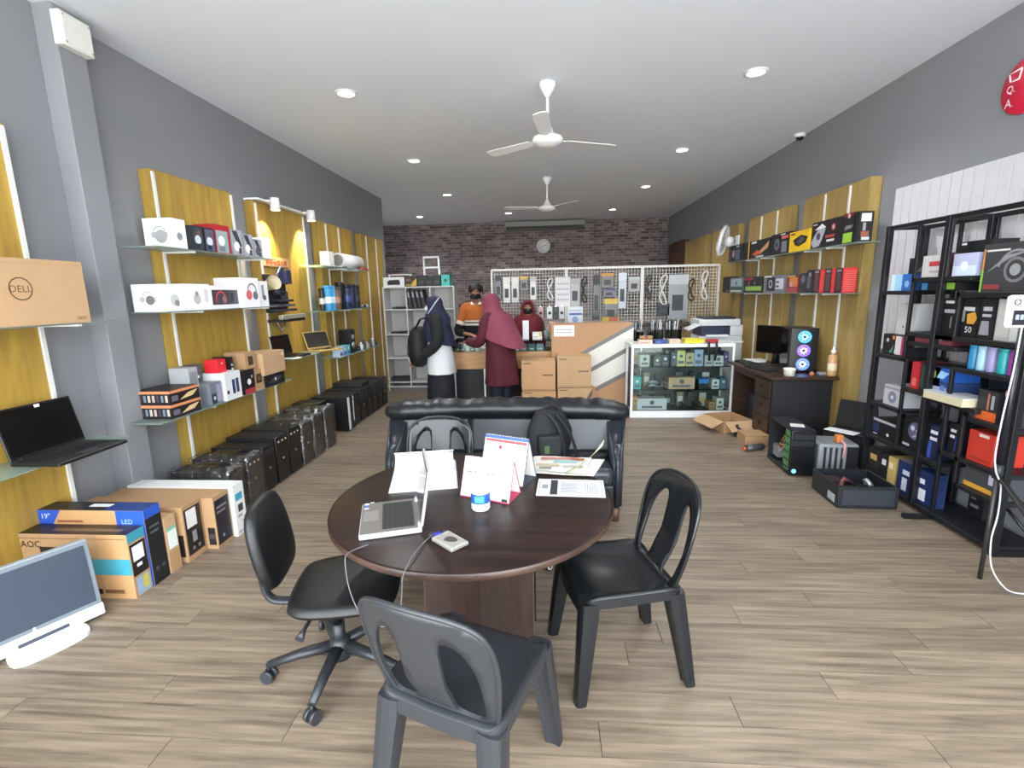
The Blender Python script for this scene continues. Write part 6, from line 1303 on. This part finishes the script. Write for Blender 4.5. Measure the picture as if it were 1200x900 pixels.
# desk calendars (tents)
def tent(name, label, loc, rz, w, h, d, front, trim, marks):
    t = thing(name, label, 'calendar', loc, rz)
    for s_, nm in ((-1, 'front_board'), (1, 'rear_board')):
        M = Matrix.Translation((0, s_*d/2, 0)) @ Matrix.Rotation(math.atan2(d/2, h)*s_, 4, 'X') 
        L = math.hypot(h, d/2)
        bo = MB().box((-w/2, -.0015, 0), (w/2, .0015, L), mat(front, .7)).xf(M).build(nm, t)
        MB().box((-w/2-.002, -.0022, 0), (w/2+.002, .0022, .006), mat(trim, .6)).xf(M).build('edge_trim', bo)
        for x in (-w/2-.002, w/2): MB().box((x, -.002, .006), (x+.002, .002, L), mat(trim, .6)).xf(M).build('edge_trim', bo)
        if s_ < 0:
            q = MB(); k = 0
            for u0, v0, u1, v1, c in marks:
                q.box((-w/2+u0*w, -.0022-.0003*k, v0*L), (-w/2+u1*w, -.0016, v1*L), mat(c, .6)); k += 1
            q.xf(M); q.build('page_print', bo)
    MB().box((-w/2, -d/2, 0), (w/2, d/2, .002), mat(trim, .6)).build('base_board', t)
    q = MB()
    for k in range(14):
        x = -w/2+.02+k*(w-.04)/13; q.tube([(x+.0, .006*cos(a), h+.006*sin(a)) for a in [i*pi/4 for i in range(9)]], .0012, CHROME, 4, False)
    q.build('wire_binding', t)
    return t
tent('desk_calendar', 'white tent calendar with pink edges and a black rule, in front', (-.26, 2.075, T), R(-20), .24, .17, .13, 'efedee', 'b4405c',
     [(.03, .62, .8, .64, '2a2426'), (.08, .70, .35, .72, 'c9a0a8'), (.08, .78, .6, .80, 'd0b4ba'), (.85, .03, .97, .10, '23201f'), (.1, .2, .8, .21, 'e0dcde'), (.1, .35, .8, .36, 'e0dcde'), (.1, .48, .8, .49, 'e0dcde')])
tent('desk_calendar', 'taller tent calendar with a picture page and red dot, behind', (-.195, 2.27, T), R(-24), .235, .215, .15, 'dcd9d4', '3f4652',
     [(0, .93, 1, 1, '3f5a8c'), (.02, .86, .98, .92, 'b04a50'), (.08, .1, .9, .8, 'd6cfc4'), (.1, .45, .6, .75, 'e4dfd8'), (.35, .72, .42, .79, 'c8283c'), (.5, .2, .8, .5, 'c4b9a4'), (.2, .2, .5, .4, 'b9b4a8')])
# open book
t = thing('open_book', 'large open blank notebook with curling pages at the far left of the table', 'book', (-.625, 2.31, T), R(12))
def page(x0_, x1_, y0_, y1_, zf, th, nm):
    rs = []; n = 16
    for i in range(n+1):
        u = i/n; x = x0_+(x1_-x0_)*u; z_ = zf(u); rs.append([(x, y0_, z_), (x, y1_, z_+.0), (x, y1_, z_+th), (x, y0_, z_+th)])
    return MB().rings(rs, PAPER, True, False).build(nm, t)
page(-.15, .16, -.2, -.0, lambda u: .002, .012, 'lower_pages')
q = MB(); rs = []
for i in range(19):
    u = i/18; a = u*2.6; y = -.01+.13*sin(a)*.9+.03*u; z_ = .014+.07*(1-cos(a))*.62
    rs.append([(-.15, y, z_), (.16-.01*sin(a), y, z_), (.16-.01*sin(a), y, z_+.004), (-.15, y, z_+.004)])
q.rings(rs, PAPER, True, True); q.build('curled_pages', t); page(-.15, .16, .0, .17, lambda u: .002, .010, 'upper_pages'); MB().box((-.155, -.205, -.0003), (.165, .18, .002), mat('c4c4c6', .5)).build('cover', t)
# newspaper, notice sheet
t = thing('newspaper', 'folded newspaper with red and teal pictures at the far right of the table', 'newspaper', (.06, 2.43, T), R(-3))
def sheet(pts, z0, m, nm, par):
    q = MB(); n = 6; rs = []
    (ax, ay), (bx, by), (cx_, cy_), (dx_, dy_) = pts
    for i in range(n+1):
        u = i/n; row = []
        for j in range(n+1):
            v = j/n; x = (ax*(1-u)+bx*u)*(1-v)+(dx_*(1-u)+cx_*u)*v; y = (ay*(1-u)+by*u)*(1-v)+(dy_*(1-u)+cy_*u)*v
            row.append((x, y, z0+.006*sin(5*u+3*v)**2*(1 if 0 < i < n and 0 < j < n else .4)))
        rs.append(row)
    q.rings(rs, m, False, True, False); return q.build(nm, par)
NP = mat('cfccc4', .8)
sheet(((-.2, -.10), (.17, -.13), (.24, .12), (-.14, .16)), .004, NP, 'lower_sheet', t); s2 = sheet(((-.17, -.07), (.12, -.12), (.17, .12), (-.12, .14)), .012, mat('d4d0c8', .8), 'upper_sheet', t)
for k, (x, y, w_, h_, c) in enumerate(((-.1, .07, .2, .035, 'b4776c'), (-.03, .02, .12, .04, '8fb0b0'), (-.12, -.03, .12, .03, 'b9a890'), (.02, -.05, .1, .03, 'a9a59c'), (-.1, -.075, .06, .025, '8a867c'), (.06, .06, .07, .03, 'a0553c'))):
    MB().box((x, y, .0185+.0004*k), (x+w_, y+h_, .019+.0004*k), mat(c, .8)).build('printed_picture', s2)
q = MB(); rs = []
for i in range(11):
    u = i/10; rs.append([(.02+.20*u, -.12+.13*u+.02*sin(u*3), .016+.10*u*u), (.05+.18*u, -.13+.16*u, .018+.115*u*u+.012), (.05+.18*u, -.128+.16*u, .018+.115*u*u+.012), (.02+.20*u, -.118+.13*u+.02*sin(u*3), .016+.10*u*u)])
q.rings(rs, mat('d2d6a8', .8), False); q.build('curled_corner', t)
o = MB().box((-.15, -.10, 0), (.16, .10, .0015), mat('cfcfd2', .7)).build('notice_sheet', None, (.10, 2.16, T), R(-3)); tag(o, 'laminated white notice sheet with a dark band near the right edge of the table', 'paper')
q = MB()
for a, b_, c in (((-.14, -.092), (-.137, .092), '8d8f94'), ((.147, -.092), (.15, .092), '8d8f94'), ((-.137, .089), (.147, .092), '8d8f94'), ((-.137, -.092), (.147, -.089), '8d8f94'), ((-.088, -.085), (-.055, .085), '2b2c30'), ((-.128, -.02), (-.10, .03), '8a8c90')): q.box((a[0], a[1], .0015), (b_[0], b_[1], .0019), mat(c, .6))
for k in range(9):
    q.box((-.04+.0, -.06+k*.014, .0015), (.055-(k % 3)*.012, -.053+k*.014, .0018), mat('85878c', .6))
for k in range(6): q.box((.07+.011*k, -.07, .0015), (.075+.011*k, .07-.02*(k % 3), .0018), mat('9a9ca0', .6))
q.build('printed_layout', o)

# ---------------------------------------------------------------- monobloc chairs
PL = mat('17191c', .22, 0, .05, 20); PL_DAYLIT = mat('2c2e32', .36, 0, .05, 20)  # the second is the same black plastic, daylight greying painted into its colour
def cdt(outline, holes, nx=14, ny=14):
    pts = [Vector(p) for p in outline]; edges = [(i, (i+1) % len(outline)) for i in range(len(outline))]
    for hl in holes:
        b0 = len(pts); pts += [Vector(p) for p in hl]; edges += [(b0+i, b0+(i+1) % len(hl)) for i in range(len(hl))]
    inside = lambda p, poly: sum(((poly[i][1] > p[1]) != (poly[i-1][1] > p[1])) and (p[0] < (poly[i-1][0]-poly[i][0])*(p[1]-poly[i][1])/(poly[i-1][1]-poly[i][1])+poly[i][0]) for i in range(len(poly))) % 2 == 1
    xs = [p[0] for p in outline]; ys = [p[1] for p in outline]
    for i in range(1, nx):
        for j in range(1, ny):
            p = (min(xs)+(max(xs)-min(xs))*i/nx+.0007, min(ys)+(max(ys)-min(ys))*j/ny+.0003)
            if inside(p, outline) and not any(inside(p, h_) for h_ in holes) and min((Vector(p)-q).length for q in pts[:len(outline)+sum(len(h_) for h_ in holes)]) > .012: pts.append(Vector(p))
    V, _e, F, _a, _b, _c = geometry.delaunay_2d_cdt(pts, edges, [], 0, 1e-6)
    out = []
    for f in F:
        c = sum((V[i] for i in f), Vector((0, 0)))/len(f)
        if inside(c, outline) and not any(inside(c, h_) for h_ in holes): out.append(f)
    return V, out
def solid(V, F, fn, th, m, name, parent):
    """V mapped by fn(x, y) -> (point, normal); given thickness th"""
    q = MB(); A, B_ = [], []
    for v in V:
        p, n = fn(v.x, v.y); A.append(q.bm.verts.new(p+n*th/2)); B_.append(q.bm.verts.new(p-n*th/2))
    cnt = {}
    for f in F:
        q.face([A[i] for i in f], m, True); q.face([B_[i] for i in f[::-1]], m, True)
        for i in range(len(f)):
            e = (f[i], f[(i+1) % len(f)]); cnt[e] = 1
    for a, b_ in list(cnt):
        if (b_, a) not in cnt: q.face([A[b_], A[a], B_[a], B_[b_]], m, False)
    for v in [v for v in q.bm.verts if not v.link_faces]: q.bm.verts.remove(v)
    return q.build(name, parent)
def backsurf(x, v):
    f = lambda x, v: Vector((x*(1+.05*v/.42), .165+.10*(v/.42)+.045*(1-(x/.22)**2)*min(1, v/.15), .425+v))
    p = f(x, v); du = f(x+.002, v)-p; dv = f(x, v+.002)-p
    return p, du.cross(dv).normalized()
def seatsurf(x, y):
    f = lambda x, y: Vector((x, y, .435-.022*math.exp(-((x/.13)**2+((y-.02)/.15)**2))-.02*max(0, (-.15-y)/.06)**2+.02*max(0, abs(x)-.17)/.04))
    p = f(x, y); du = f(x+.002, y)-p; dv = f(x, y+.002)-p
    return p, du.cross(dv).normalized()
BACK_O = smoothpts([(-.185, -.0), (-.205, .12), (-.212, .25), (-.19, .355), (-.12, .405), (0, .418), (.12, .405), (.19, .355), (.212, .25), (.205, .12), (.185, .0)], 4, False)
HOLE = smoothpts([(.066, .03), (.115, .014), (.152, .03), (.166, .12), (.160, .22), (.135, .29), (.10, .325), (.070, .31), (.064, .2), (.066, .11)], 4)
HOLEL = [(-x, y) for x, y in HOLE][::-1]
SEAT_O = smoothpts([(-.2, .19), (-.212, .05), (-.215, -.12), (-.19, -.205), (-.08, -.222), (.08, -.222), (.19, -.205), (.215, -.12), (.212, .05), (.2, .19), (.1, .205), (-.1, .205)], 4)
def monobloc(label, loc, rz, m):
    t = thing('plastic_chair', label, 'chair', loc, rz, None)
    V, F = cdt(SEAT_O, []); solid(V, F, seatsurf, .008, m, 'seat', t)
    V, F = cdt(BACK_O, [HOLE, HOLEL], 16, 14); solid(V, F, backsurf, .011, m, 'backrest', t)
    # rolled apron under the seat edge
    q = MB(); rs = [[], []]
    for x, y in SEAT_O:
        p, n = seatsurf(x, y); rs[0].append((p.x, p.y, p.z+.003)); rs[1].append((p.x*1.02, p.y*1.02, p.z-.045))
    q.rings(rs, m, False); q.build('apron', t)
    # rolled rim of the backrest
    q = MB(); q.tube([tuple(backsurf(x, v)[0]) for x, v in BACK_O], .008, m, 8); q.build('back_rim', t)
    for sx in (-1, 1):
        for sy, (ty, by, bx) in ((-1, (-.185, -.235, .215)), (1, (.175, .245, .205))):
            q = MB(); rs = []
            for zz, u in ((.43, 0), (.36, .16), (.2, .55), (.0, 1)):
                cx_, cy_ = sx*(.172+(bx-.172)*u), ty+(by-ty)*u; a, b2 = .040-.013*u, .034-.012*u
                sec = [(-a, -b2), (-a*.35, -b2*1.18), (a*.35, -b2*1.18), (a, -b2), (a*1.1, 0), (a, b2), (a*.35, b2*.75), (-a*.35, b2*.75), (-a, b2), (-a*1.1, 0)]
                rs.append([(cx_+px_, cy_+(py_ if sy < 0 else -py_), zz) for px_, py_ in sec])
            q.rings(rs, m, True, False)
            r_ = bmesh.ops.bevel(q.bm, geom=[e for e in q.bm.edges if len(e.link_faces) == 2 and abs((e.verts[0].co-e.verts[1].co).z) > .05], offset=.004, segments=2, affect='EDGES')
            q.build('leg', t)
    return t
monobloc('glossy black plastic chair with oval openings right of the table', (.30, 2.0, 0), R(-76), PL)
monobloc('black plastic chair greyed by daylight, with its back to the camera, nearest of all', (-.265, 1.41, 0), R(160), PL_DAYLIT)
monobloc('black plastic chair behind the table, in front of the sofa', (-.71, 2.83, 0), R(0), PL)
# ---------------------------------------------------------------- office chair
OC = mat('101113', .42, 0, .1, 80, .1); OP = mat('26292d', .4)
t = thing('office_chair', 'black swivel office chair with five star base left of the table', 'chair', (-.94, 1.89, 0), R(102))
def pad(out, z0, z1, dome, m, name, M=None):
    q = MB(); rs = []
    for s_, z_ in ((.80, z0), (.95, z0+.008), (1, z0+.025), (.995, (z0+z1)/2), (.96, z1-.008), (.86, z1), (.6, z1+dome*.6), (.25, z1+dome), (.02, z1+dome)):
        rs.append([(x*s_, y*s_, z_) for x, y in out])
    q.rings(rs, m)
    if M: q.xf(M)
    return q.build(name, t)
so = smoothpts([(-.22, -.15), (-.17, -.22), (0, -.235), (.17, -.22), (.22, -.15), (.225, .05), (.19, .18), (.1, .215), (-.1, .215), (-.19, .18), (-.225, .05)], 4)
pad([(x, y-.05) for x, y in so], .375, .43, .006, OC, 'seat')
bo = smoothpts([(-.17, -.11), (-.185, 0), (-.16, .10), (-.09, .145), (.09, .145), (.16, .10), (.185, 0), (.17, -.11), (.1, -.15), (-.1, -.15)], 4)
pad(bo, -.03, .025, .006, OC, 'backrest', Matrix.Translation((0, .235, .655)) @ Matrix.Rotation(R(80), 4, 'X') @ Matrix.Diagonal((1, 1.2, 1, 1)))
MB().tube(smoothpts([(0, .04, .355), (0, .2, .35), (0, .275, .38), (0, .295, .50), (0, .28, .62)], 5, False), .024, OP, 10, True, .6).build('back_bar', t)
MB().cyl((0, .26, .62), (0, .32, .62), .022, OP, 12).build('back_knob', t)
MB().box((-.1, -.14, .345), (.1, .12, .377), OP, .006).build('seat_plate', t); MB().tube([(-.1, .06, .355), (-.2, .08, .34), (-.235, .09, .325)], [.008, .008, .02], OP, 8).build('lever', t)
MB().cyl((0, 0, .10), (0, 0, .22), .028, OP, 16).build('column', t); MB().cyl((0, 0, .22), (0, 0, .35), .018, mat('1a1b1e', .3), 16).build('piston', t)
MB().lathe([(.001, .05), (.045, .05), (.05, .075), (.045, .13), (.03, .15), (.001, .15)], OP).build('hub', t)
for k in range(5):
    a = R(98+72*k); c, s_ = cos(a), sin(a); L = .30
    ar = MB().tube([(.03*c, .03*s_, .11), (.17*c, .17*s_, .10), (L*c, L*s_, .078)], [.03, .025, .018], OP, 8, True, .8).build('base_arm', t)
    MB().cyl((L*c, L*s_, .045), (L*c, L*s_, .08), .009, DARK, 8).build('caster_stem', ar)
    b2 = a+1.1
    for e in (-1, 1):
        ox, oy = cos(b2)*.016*e, sin(b2)*.016*e
        MB().cyl((L*c+ox-cos(b2)*.009, L*s_+oy-sin(b2)*.009, .0285), (L*c+ox+cos(b2)*.009, L*s_+oy+sin(b2)*.009, .0285), .028, mat('2f3237', .4), 16).build('caster_wheel', ar)
# low wheeled chrome stool half hidden behind the table
t = thing('wheeled_stool', 'chrome legged stool on white rimmed casters half hidden behind the table', 'stool', (.16, 2.82, 0), R(10))
MB().lathe([(.001, .36), (.15, .36), (.16, .375), (.155, .40), (.13, .41), (.001, .412)], mat('15161a', .4)).build('seat', t); MB().cyl((0, 0, .1), (0, 0, .36), .02, CHROME, 14).build('column', t)
for k in range(5):
    a = R(208+72*k); c, s_ = cos(a), sin(a)
    ar = MB().tube([(.02*c, .02*s_, .12), (.2*c, .2*s_, .075)], [.016, .012], CHROME, 8).build('base_arm', t)
    MB().cyl((.2*c+.012*s_, .2*s_-.012*c, .026), (.2*c-.012*s_, .2*s_+.012*c, .026), .026, DARK, 16).build('caster_wheel', ar); MB().lathe([(.009, -.014), (.018, -.014), (.018, .014), (.009, .014)], WHITE, seg=16).xf(Matrix.Translation((.2*c, .2*s_, .026)) @ Matrix.Rotation(a, 4, 'Z') @ Matrix.Rotation(R(90), 4, 'X')).build('white_rim', ar)
    MB().cyl((.2*c, .2*s_, .05), (.2*c, .2*s_, .08), .007, CHROME, 8).build('caster_stem', ar)
